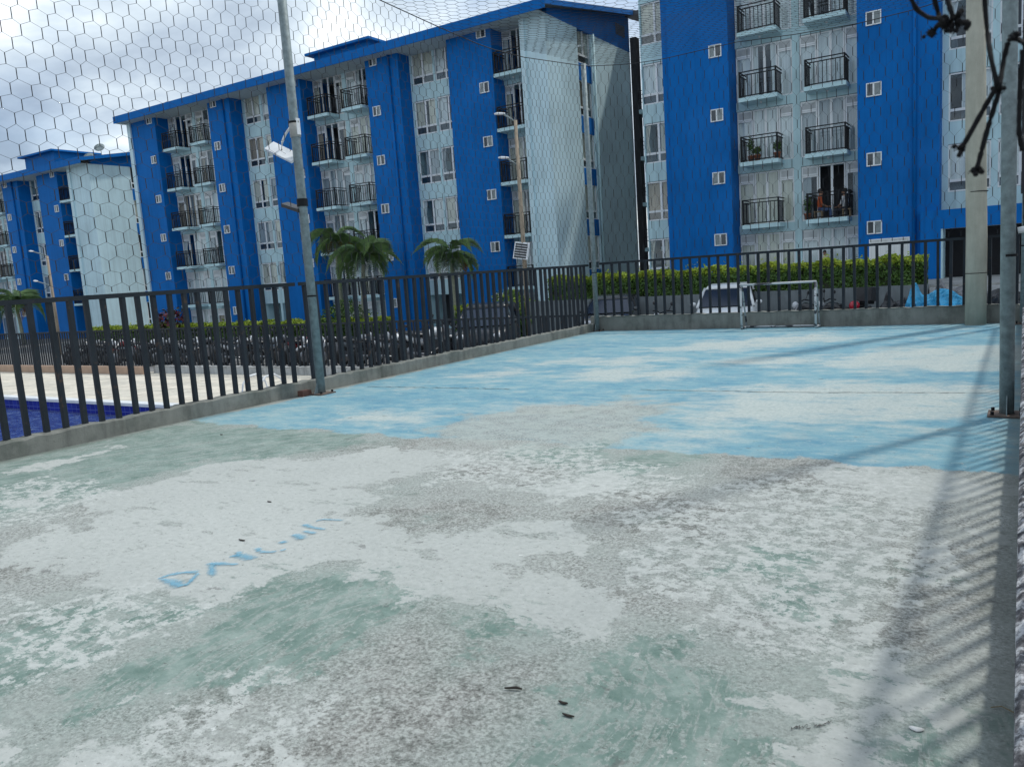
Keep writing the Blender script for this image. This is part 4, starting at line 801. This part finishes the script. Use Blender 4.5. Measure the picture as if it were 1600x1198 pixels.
car('white car parked behind the far fence, left of the small goal', paint('white_car_paint', (0.74, 0.76, 0.77)), -7.80, 24.9, -1.34, 3.9, 1.78, 1.76, 1.12)
car('dark grey car parked behind the far left corner pole', paint('dark_car_paint', (0.05, 0.055, 0.06)), -11.75, 24.8, -1.28, 3.9, 1.60, 1.68, 1.04)
car('dark van parked behind the far length of the pool side fence', paint('black_van_paint', (0.018, 0.02, 0.024)), -14.4, 21.2, -1.1, 4.3, 1.66, 1.76, 1.0)

# ------------------------------------------------------------------ motorcycles
def motorcycle(label, group, tank_c, box=False, fair=None):
    root = thing('motorcycle', label, 'motorcycle', (0, 0, LOW), 0, group); tk = paint('fuel_tank_paint', tank_c); R = 0.30
    for xx in (-0.62, 0.64):
        wh = MB().wheel((xx, 0, R), R, 0.10, 20).build('wheel', M['tyre'], root, True); MB().wheel((xx, 0, R), 0.20, 0.105, 14).build('rim', M['chrome'], wh, True)
    for s in (-1, 1): MB().tube([(0.64, s*0.08, R), (0.42, s*0.08, 0.88)], 0.024, 8).build('fork', M['chrome'], root, True); MB().tube([(-0.62, s*0.09, R), (-0.10, s*0.10, 0.36)], 0.022, 6).build('swing_arm', M['black_plastic'], root)
    MB().loft([[(x_, w_*math.cos(a), z_+h_*math.sin(a)) for a in [2*math.pi*i/10 for i in range(10)]] for (x_, w_, z_, h_) in ((-0.08, 0.08, 0.74, 0.05), (0.08, 0.15, 0.80, 0.11), (0.25, 0.15, 0.82, 0.12), (0.38, 0.07, 0.80, 0.07))]).build('fuel_tank', tk, root, True)
    MB().loft([[(x_, w_*math.cos(a), z_+h_*math.sin(a)) for a in [2*math.pi*i/10 for i in range(10)]] for (x_, w_, z_, h_) in ((-0.68, 0.08, 0.84, 0.04), (-0.45, 0.13, 0.80, 0.06), (-0.15, 0.12, 0.75, 0.06), (0.0, 0.07, 0.77, 0.04))]).build('seat', M['black_plastic'], root, True)
    MB().box(-0.18, 0.22, -0.12, 0.12, 0.28, 0.62).build('engine', M['chrome'], root); MB().tube([(0.2, -0.12, 0.38), (-0.1, -0.15, 0.24), (-0.68, -0.17, 0.34)], [0.025, 0.03, 0.05], 8).build('exhaust', M['chrome'], root, True)
    MB().loft([[(x_, w_*math.cos(a), z_+h_*math.sin(a)) for a in [2*math.pi*i/10 for i in range(10)]] for (x_, w_, z_, h_) in ((-0.78, 0.05, 0.78, 0.04), (-0.55, 0.10, 0.66, 0.09), (-0.2, 0.11, 0.58, 0.12))]).build('tail_panel', tk, root, True)
    MB().tube([(0.28, -0.36, 1.00), (0.36, -0.18, 1.02), (0.42, 0, 0.94), (0.36, 0.18, 1.02), (0.28, 0.36, 1.00)], 0.016, 6).build('handlebar', M['black'], root, True)
    MB().ball((0.52, 0, 0.86), (0.09, 0.11, 0.11), 10).build('headlight', M['lens'], root, True)
    for s in (-1, 1): mr = MB().ball((0.30, s*0.30, 1.20), (0.02, 0.07, 0.05), 8).build('mirror', M['black_plastic'], root, True); MB().tube([(0.33, s*0.22, 1.02), (0.30, s*0.29, 1.18)], 0.007, 5).build('mirror_stem', M['black'], mr)
    MB().tube([(0.64-0.32*math.cos(t), 0, R+0.34*math.sin(t)) for t in [0.9, 1.4, 1.9, 2.4]], 0.045, 6).build('mudguard', tk, root, True)
    if box: bx_ = MB().hexa([(-0.86,-0.20,0.93),(-0.46,-0.20,0.93),(-0.46,0.20,0.93),(-0.86,0.20,0.93),(-0.88,-0.23,1.27),(-0.48,-0.21,1.27),(-0.48,0.21,1.27),(-0.88,0.23,1.27)]).build('top_box', M['black_plastic'], root); MB().box(-0.80, -0.55, -0.15, 0.15, 0.86, 0.93).build('rack', M['black'], root)
    return root
GRP = 'motorcycles parked in the row behind the pool fence'
protos = [motorcycle('black motorcycle in the tight parked row behind the fence beyond the pool', GRP, (0.015, 0.016, 0.02)), motorcycle('white tanked motorcycle in the tight parked row behind the fence beyond the pool', GRP, (0.62, 0.64, 0.66)), motorcycle('dark red motorcycle in the tight parked row behind the fence beyond the pool', GRP, (0.16, 0.012, 0.015)), motorcycle('grey motorcycle in the tight parked row behind the fence beyond the pool', GRP, (0.16, 0.18, 0.2))]
ORD = ['leftmost', 'second', 'third', 'fourth', 'fifth', 'sixth', 'seventh', 'eighth', 'ninth', 'tenth', 'eleventh', 'twelfth', 'thirteenth', 'fourteenth', 'fifteenth', 'sixteenth', 'seventeenth', 'eighteenth', 'nineteenth', 'twentieth', 'twenty first', 'twenty second', 'twenty third', 'rightmost']
KIND = ['black', 'white tanked', 'dark red', 'grey']; rm = random.Random(5); spots = [(-34.0+0.78*i, 18.9+0.02*i) for i in range(24)]; pick = [0, 1, 0, 3, 0, 2, 1, 0, 3, 0, 1, 0]; usedp = set()
for i, (x, y) in enumerate(spots):
    p = pick[i % len(pick)]; ordn = ORD[i]; o = protos[p] if p not in usedp else copy_tree(protos[p]); usedp.add(p); o['label'] = '%s motorcycle, %s in the row behind the pool fence' % (KIND[p], ordn if i in (0, 23) else ordn+' from the left'); o.location = (x+rm.uniform(-.08, .08), y+rm.uniform(-.15, .15), LOW); o.rotation_euler = (RAD(rm.uniform(5, 9)), 0, math.pi/2+rm.uniform(-.2, .2)+(math.pi if rm.random() < 0.25 else 0))
def lone(label, c, x, y, rz, box=False):
    o = motorcycle(label, 'motorcycles beyond the far fence', c, box); o.location = (x, y, LOW); o.rotation_euler = (RAD(6), 0, rz); o.scale = (1.16,)*3; return o
lone('black motorcycle parked right in front of the white car', (0.015, 0.016, 0.02), -8.75, 22.3, 2.7)
lone('black motorcycle with dark seat just right of the small goal', (0.03, 0.032, 0.035), -5.35, 25.5, 3.0)
lone('motorcycle with black top box and red helmet right of the goal', (0.02, 0.02, 0.022), -4.62, 25.4, 2.9, True)
lone('white and black motorcycle between the palms and the dark van', (0.66, 0.68, 0.7), -15.6, 19.6, 1.2)
hm = MB().ball((-4.12, 25.0, -0.02), (0.15, 0.13, 0.14), 14).build('red_helmet', paint('red_helmet_shell', (0.42, 0.012, 0.03)), None, True); hm.location = (0, 0, -0.10); tag(hm, 'red helmet resting on the motorcycle with the black top box', 'helmet')
def tarp(label, mat, x, y, L, W, h, seed, rz, front=1.0):
    r = random.Random(seed); ph = [r.uniform(0, 6) for _ in range(6)]; k = MB(); nu, nv = 44, 30; V = []
    for j in range(nv+1):
        for i in range(nu+1):
            u, v = i/nu*2-1, j/nv*2-1; ridge = h*(0.60+0.14*math.cos(u*3.0+0.6)+0.30*math.exp(-((u-0.5)/0.16)**2)*front); a = abs(v)**1.25
            z = ridge*(1-a)+0.18*a*(0.6+0.4*math.sin(u*5+ph[0])); z *= 1-0.55*max(0, abs(u)-0.75)/0.25*0.8
            fold = 0.028*math.sin(u*15+v*3+ph[1])*a+0.022*math.sin(u*27-v*4+ph[2])*a+0.018*math.sin((u+v)*21+ph[3])*a*(1.2-a)*4
            V.append((u*L/2+0.03*math.sin(v*9+ph[4])+r.uniform(-.012, .012), v*W/2*(0.55+0.45*a)+fold*3.2*(1 if v > 0 else -1)+r.uniform(-.015, .015), max(0.02, z+fold*1.5+r.uniform(-.012, .012))))
    F = [(j*(nu+1)+i, j*(nu+1)+i+1, (j+1)*(nu+1)+i+1, (j+1)*(nu+1)+i) for j in range(nv) for i in range(nu)]
    k.add(V, F); root = thing('covered_motorcycle', label, 'covered motorcycle', (x, y, LOW), rz); k.build('tarpaulin', mat, root)
    for xx in (-0.62, 0.64): MB().wheel((xx, 0, 0.30), 0.30, 0.10, 16).build('wheel', M['tyre'], root, True)
    return root
bt = simple('black_plastic_cover', (0.035, 0.037, 0.042), 0.32, 0, 0.3, 5); blt = simple('blue_tarpaulin', (0.05, 0.36, 0.62), 0.3, 0, 0.3, 5); gt = simple('grey_silver_cover', (0.20, 0.20, 0.21), 0.35, 0, 0.3, 5)
tarp('motorcycle under a black plastic cover left of the blue tarpaulin', bt, -2.80, 24.8, 2.1, 1.25, 1.62, 1, 2.6)
tarp('motorcycle under a bright blue tarpaulin beyond the far fence', blt, -1.95, 23.4, 2.0, 1.3, 1.95, 2, 2.85)
tarp('motorcycle under a grey and black cover right behind the blue tarpaulin', gt, -1.45, 24.9, 2.1, 1.3, 1.98, 3, 2.9)
tarp('motorcycle under a black cover right of the concrete pole', bt, -0.25, 24.2, 2.1, 1.3, 1.85, 4, 0.3)

# ------------------------------------------------------------------ pool ladder
ld = thing('pool_ladder', 'white tubular pool ladder rails behind the near fence', 'pool ladder', (-14.1, 11.6, LOW))
for dx in (-0.28, 0.28):
    pts = [(dx, 0.55, 0.0), (dx, 0.55, 0.42), (dx, 0.48, 0.62), (dx, 0.30, 0.74), (dx, 0.05, 0.72), (dx, -0.10, 0.58), (dx, -0.16, 0.35), (dx, -0.18, -0.9)]
    MB().tube(pts, 0.024, 10).build('handrail', M['white_metal'], ld, True)
for z in (-0.25, -0.55, -0.85): MB().box(-0.28, 0.28, -0.23, -0.13, z-0.015, z+0.015).build('tread', M['white_metal'], ld)

# ------------------------------------------------------------------ people on the balcony
SKIN = simple('skin', (0.30, 0.16, 0.10), 0.6, 0, 0.1, 8); HAIR = simple('dark_hair', (0.012, 0.009, 0.008), 0.6)
def figure(label, loc, rz, shirt, trousers, pose, height=1.65):
    root = thing('person', label, 'person', loc, rz); s = height/1.70
    if pose == 'sit':
        J = dict(pelvis=(0,0,0.50), chest=(0.02,0,0.86), neck=(0.04,0,1.02), head=(0.06,0,1.17), top=(0.07,0,1.27)); hipz = 0.50
        legs = [[(0,s_*0.09,0.49),(0.40,s_*0.12,0.50),(0.42,s_*0.12,0.08),(0.55,s_*0.13,0.04)] for s_ in (-1, 1)]; arms = [[(0.02,s_*0.18,0.96),(0.08,s_*0.24,0.70),(0.28,s_*0.16,0.60),(0.36,s_*0.12,0.60)] for s_ in (-1, 1)]
    elif pose == 'lean':
        J = dict(pelvis=(0,0,0.86), chest=(0.16,0,1.18), neck=(0.27,0,1.33), head=(0.36,0,1.45), top=(0.40,0,1.54)); hipz = 0.86
        legs = [[(0,s_*0.09,0.84),(0.05,s_*0.11,0.46),(-0.02,s_*0.11,0.07),(0.12,s_*0.12,0.03)] for s_ in (-1, 1)]; arms = [[(0.20,s_*0.19,1.26),(0.32,s_*0.24,1.02),(0.46,s_*0.18,0.88),(0.53,s_*0.15,0.85)] for s_ in (-1, 1)]
    else:
        J = dict(pelvis=(0,0,0.92), chest=(0,0,1.26), neck=(0.01,0,1.42), head=(0.03,0,1.57), top=(0.03,0,1.68)); hipz = 0.92
        legs = [[(0,s_*0.09,0.90),(0.02,s_*0.10,0.49),(0,s_*0.10,0.07),(0.14,s_*0.11,0.03)] for s_ in (-1, 1)]; arms = [[(0,s_*0.19,1.36),(0.02,s_*0.24,1.08),(0.10,s_*0.22,0.84),(0.13,s_*0.21,0.76)] for s_ in (-1, 1)]
    V, Ed, Rr = [], [], []
    def chain(pts, rad, start=None):
        prev = start
        for p, q in zip(pts, rad): V.append(p); Rr.append(q); (Ed.append((prev, len(V)-1)) if prev is not None else None); prev = len(V)-1
        return prev
    chain([J['pelvis'], J['chest'], J['neck'], J['head'], J['top']], [(0.15, 0.11), (0.16, 0.11), (0.055, 0.055), (0.085, 0.10), (0.06, 0.07)])
    for L_ in legs: chain(L_, [(0.085,)*2, (0.06,)*2, (0.042,)*2, (0.035,)*2], 0)
    for A_ in arms:
        e_ = chain(A_, [(0.055,)*2, (0.04,)*2, (0.028,)*2, (0.03,)*2], 1); hx = Vector(A_[-1]); dr = (Vector(A_[-1])-Vector(A_[-2])).normalized(); sd = dr.cross(Vector((0, 0, 1))).normalized()
        for f in range(-1, 3): chain([tuple(hx+dr*0.05+sd*f*0.016), tuple(hx+dr*0.09+sd*f*0.018)], [(0.009,)*2]*2, e_)
        chain([tuple(hx+sd*0.04*(1 if A_[0][1] > 0 else -1)+dr*0.02)], [(0.010,)*2], e_)
    me = bpy.data.meshes.new('body'); me.from_pydata([tuple(c_*s for c_ in v) for v in V], Ed, []); tmp = bpy.data.objects.new('tmp', me); col.objects.link(tmp)
    sk = tmp.modifiers.new('Skin', 'SKIN'); sk.use_smooth_shade = True
    for i, q in enumerate(Rr): me.skin_vertices[0].data[i].radius = (q[0]*s, q[1]*s)
    me.skin_vertices[0].data[0].use_root = True
    sb = tmp.modifiers.new('Subdivision', 'SUBSURF'); sb.levels = 1; sb.render_levels = 1
    dg = bpy.context.evaluated_depsgraph_get(); bm_ = bpy.data.meshes.new_from_object(tmp.evaluated_get(dg)); bpy.data.objects.remove(tmp)
    bm_.materials.clear()
    for mt in (SKIN, shirt, trousers): bm_.materials.append(mt)
    segs = [(J['pelvis'], J['chest'], 1), (J['chest'], J['neck'], 1), (J['neck'], J['top'], 0)]
    for L_ in legs: segs += [(L_[0], L_[1], 2), (L_[1], L_[2], 2), (L_[2], L_[3], 0)]
    for A_ in arms: segs += [(J['chest'], A_[0], 1), (A_[0], A_[1], 1), (A_[1], A_[3], 0)]
    SA = np.array([q[0] for q in segs])*s; SB = np.array([q[1] for q in segs])*s; mi = []
    for p in bm_.polygons:
        c_ = np.array(p.center); ab = SB-SA; t = np.clip(((c_-SA)*ab).sum(1)/((ab*ab).sum(1)+1e-9), 0, 1); dd = np.linalg.norm(c_-SA-t[:, None]*ab, axis=1); mi.append(segs[int(dd.argmin())][2])
    bm_.polygons.foreach_set('material_index', mi); bm_.polygons.foreach_set('use_smooth', [True]*len(mi)); link('body', bm_, root)
    h = Vector(J['head'])*s; up = (Vector(J['top'])-Vector(J['neck'])).normalized()
    hr = MB().ball((0, 0, 0), (0.105*s, 0.095*s, 0.10*s), 12).build('hair', HAIR, root, True); hr.location = h+up*0.045*s+Vector((-0.03*s, 0, 0.01))
    MB().ball(tuple(h+Vector((0.10*s, 0, -0.005))), (0.022*s, 0.014*s, 0.024*s), 8).build('nose', SKIN, root, True)
    for sd in (-1, 1): MB().ball(tuple(h+Vector((0.088*s, sd*0.033*s, 0.02*s))), 0.012*s, 8).build('eye', HAIR, root, True); MB().ball(tuple(h+Vector((0, sd*0.092*s, 0))), (0.02*s, 0.012*s, 0.03*s), 8).build('ear', SKIN, root, True)
    MB().ball(tuple(h+Vector((0.092*s, 0, -0.045*s))), (0.010*s, 0.028*s, 0.007*s), 8).build('mouth', simple('lips', (0.22, 0.07, 0.06), 0.5), root, True)
    return root
cl = lambda n, c_: simple(n, c_, 0.85, 0, 0.15, 12)
stool_m = simple('pale_wood', (0.28, 0.20, 0.12), 0.7)
FZ = FC[0]-2.4*3
figure('person in an orange shirt and jeans sitting on a balcony of the right block', (-6.55, 32.45, FZ-0.13), 0.25, cl('orange_shirt', (0.52, 0.10, 0.03)), cl('blue_jeans', (0.06, 0.10, 0.20)), 'sit', 1.62)
figure('person in a white top and dark trousers sitting beside the orange shirt', (-5.62, 32.50, FZ-0.18), math.pi-0.35, cl('white_top', (0.62, 0.63, 0.64)), cl('dark_trousers', (0.03, 0.03, 0.04)), 'sit', 1.60)
for (x, lab) in ((-6.58, 'low wooden stool under the person in the orange shirt'), (-5.58, 'low wooden stool under the person in the white top')):
    t = thing('wooden_stool', lab, 'stool', (x, 32.46, FZ)); MB().box(-0.16, 0.16, -0.15, 0.15, 0.26, 0.30).build('seat', stool_m, t)
    for sx in (-1, 1):
        for sy in (-1, 1): MB().box(sx*0.12-0.015, sx*0.12+0.015, sy*0.11-0.015, sy*0.11+0.015, 0, 0.26).build('leg', stool_m, t)
figure('small person in a light shirt at the ground floor door behind the hedge', (-6.40, 32.55, 0.30), -math.pi/2, cl('light_print_shirt', (0.42, 0.36, 0.32)), cl('dark_shorts', (0.05, 0.05, 0.07)), 'stand', 1.22)
def pot_plant(label, x, y, z, h, seed, flower=False):
    r = np.random.default_rng(seed); root = thing('potted_plant', label, 'potted plant', (x, y, z)); MB().loft([[(q*math.cos(a), q*math.sin(a), zz_) for a in [2*math.pi*i/12 for i in range(12)]] for q, zz_ in ((0.09, 0), (0.13, 0.20), (0.14, 0.20), (0.14, 0.24), (0.12, 0.24))]).build('pot', pot_m, root, True)
    n = 160; d = r.normal(size=(n, 3)); d /= np.linalg.norm(d, axis=1)[:, None]; P = d*np.array([0.16, 0.14, h*0.45])*r.uniform(0.4, 1, (n, 1))+np.array([0, 0, 0.24+h*0.45]); leaf_cloud('foliage', P, d, 0.05, r.uniform(0.1, 0.5, n), M['leaf'], root, seed)
    if flower: leaf_cloud('flower', P[:40]+np.array([0, 0, 0.04]), d[:40], 0.04, r.uniform(0.3, 0.6, 40), M['redleaf'], root, seed+1)
    return root
pot_plant('potted plant in a terracotta pot beside the person in the orange shirt', -6.92, 32.2, FZ, 0.75, 3)
pot_plant('red flowering pot plant on the plant filled balcony of the right block', -8.75, 32.2, FC[0]-4.8+0.0+2.4*1-2.4, 0.35, 4, True)
pot_plant('tall leafy pot plant at the left end of the plant filled balcony', -9.02, 32.3, FC[0]-4.8, 0.85, 5)
pot_plant('dark green pot plant at the right end of the plant filled balcony', -8.0, 32.2, FC[0]-4.8, 0.5, 6)

# ------------------------------------------------------------------ frayed cords hanging near the camera
M['cord'] = simple('black_braided_cord', (0.016, 0.016, 0.018), 0.9, 0, 0.3, 120, 0.3, 0.8)
def Q(px, py, y): return Vector(onY(px, py, y))
def cord(label, paths, y, seed, knots=(), rad=0.0020):
    r = random.Random(seed); root = thing('hanging_cord', label, 'cord', tuple(Q(*paths[0][0], y)))
    for pts in paths:
        P = [Q(*p, y)+Vector((0, r.uniform(-0.012, 0.012), 0)) for p in pts]
        if pts[0][1] <= 0: P = [Vector((P[0].x+0.02, y+0.03, interp(y, YT, ZT)-0.16)), Vector((P[0].x, y, P[0].z+0.25))]+P
        S_ = []
        for i in range(len(P)-1):
            for t in range(6): S_.append(P[i].lerp(P[i+1], t/6))
        S_.append(P[-1])
        for _ in range(2): S_ = [S_[0]]+[(S_[i-1]+S_[i]*2+S_[i+1])/4 for i in range(1, len(S_)-1)]+[S_[-1]]
        child(MB().tube(S_, [rad*r.uniform(0.85, 1.15) for _ in S_], 8).build('strand', M['cord'], None, True), root)
    for (px, py, q) in knots:
        c_ = Q(px, py, y); k = MB()
        for i in range(9): o_ = Vector((r.gauss(0, 1), r.gauss(0, 1), r.gauss(0, 1)))*q*0.45; k.ball(tuple(c_+o_), q*r.uniform(0.28, 0.45), 8)
        for i in range(14): d = Vector((r.gauss(0, 1), r.gauss(0, 1), r.gauss(0, 1))).normalized(); k.tube([c_, c_+d*q*0.9, c_+d*q*0.9+Vector((r.uniform(-1, 1), r.uniform(-1, 1), r.uniform(-1, 0.5)))*q*0.5], q*0.07, 4)
        o = child(k.build('knot', M['cord'], None, True), root); o['kind'] = 'stuff'
    return root
cord('thick knotted tangle of black cord hanging at the top right', [[(1420,-10),(1430,12),(1450,26),(1475,32)], [(1458,-10),(1464,15),(1470,35)], [(1478,-10),(1484,12),(1490,30)], [(1475,38),(1460,42),(1455,52)], [(1500,36),(1515,36),(1508,46)]], 0.80, 1, [(1474,36,0.0065), (1496,33,0.007), (1486,41,0.0065), (1455,50,0.005)])
cord('long frayed black cord hanging down and splitting in two at the right', [[(1537,-10),(1542,50),(1550,100),(1559,136)], [(1559,136),(1535,170),(1508,220),(1499,233)], [(1562,140),(1545,190),(1532,240),(1526,266)], [(1562,140),(1568,90),(1576,60),(1588,56),(1602,72)]], 0.80, 2, [(1561,138,0.005), (1499,232,0.005), (1525,267,0.0055), (1586,56,0.005)])
cord('loose black cord looping down beside the bunched net at the right border', [[(1598,80),(1594,150),(1592,205),(1597,235)]], 0.80, 3)

# ------------------------------------------------------------------ litter on the court
def litter(name, label, cat, px, py, build): c_ = ong(px, py); o = build(); o.location = (c_[0], c_[1], 0.001); tag(o, label, cat); return o
dl = simple('dark_twig', (0.035, 0.028, 0.022), 0.9); pl = simple('white_paper', (0.68, 0.68, 0.66), 0.8)
def twig(L, a): return lambda: MB().tube([(-L/2*math.cos(a), -L/2*math.sin(a), 0.004), (0.01, 0.006, 0.007), (L/2*math.cos(a), L/2*math.sin(a), 0.004)], [0.003, 0.005, 0.003], 6).build('twig', dl)
def leafb(w, h, mat, nm):
    def f():
        k = MB(); n = 8; k.add([(w*math.cos(2*math.pi*i/n)*(1-0.2*(i % 2)), h*math.sin(2*math.pi*i/n), 0.003+0.003*math.cos(4*math.pi*i/n)) for i in range(n)]+[(0, 0, 0.006)]+[(w*0.98*math.cos(2*math.pi*i/n)*(1-0.2*(i % 2)), h*math.sin(2*math.pi*i/n), 0.0005) for i in range(n)], [(i, (i+1) % n, n) for i in range(n)]+[((i+1) % n, i, n+1+i, n+1+(i+1) % n) for i in range(n)]); return k.build(nm, mat, None, True)
    return f
litter('twig', 'thin dark twig on the worn concrete below the middle of the court', 'twig', 802, 1077, twig(0.065, 0.35))
litter('dry_leaf', 'curled dark dry leaf on green paint, upper of a pair', 'leaf', 880, 1098, leafb(0.019, 0.008, dl, 'dry_leaf'))
litter('dry_leaf', 'flat dark dry leaf on green paint, lower of a pair', 'leaf', 888, 1118, leafb(0.024, 0.007, dl, 'dry_leaf'))
litter('paper_scrap', 'crumpled white paper scrap near the right shadow stripes', 'paper scrap', 1432, 1139, leafb(0.022, 0.015, pl, 'paper_scrap'))
litter('dry_grass', 'small tuft of dry straw near the right kerb', 'straw', 1565, 1110, lambda: MB().tube([(-0.03, 0, 0.004), (0, 0.01, 0.01), (0.035, -0.005, 0.004)], 0.002, 5).build('dry_straw', simple('straw', (0.20, 0.16, 0.09), 0.9)))
litter('pebble', 'dark leaf scrap on pale concrete left of the lettering', 'leaf', 378, 844, leafb(0.03, 0.008, dl, 'dry_leaf'))
litter('pebble', 'tiny dark leaf on pale concrete right above the lettering', 'leaf', 421, 784, leafb(0.022, 0.008, dl, 'dry_leaf'))
litter('pebble', 'small dark leaf scrap on the pale green paint by the pool side', 'leaf', 346, 679, leafb(0.022, 0.010, dl, 'dry_leaf'))
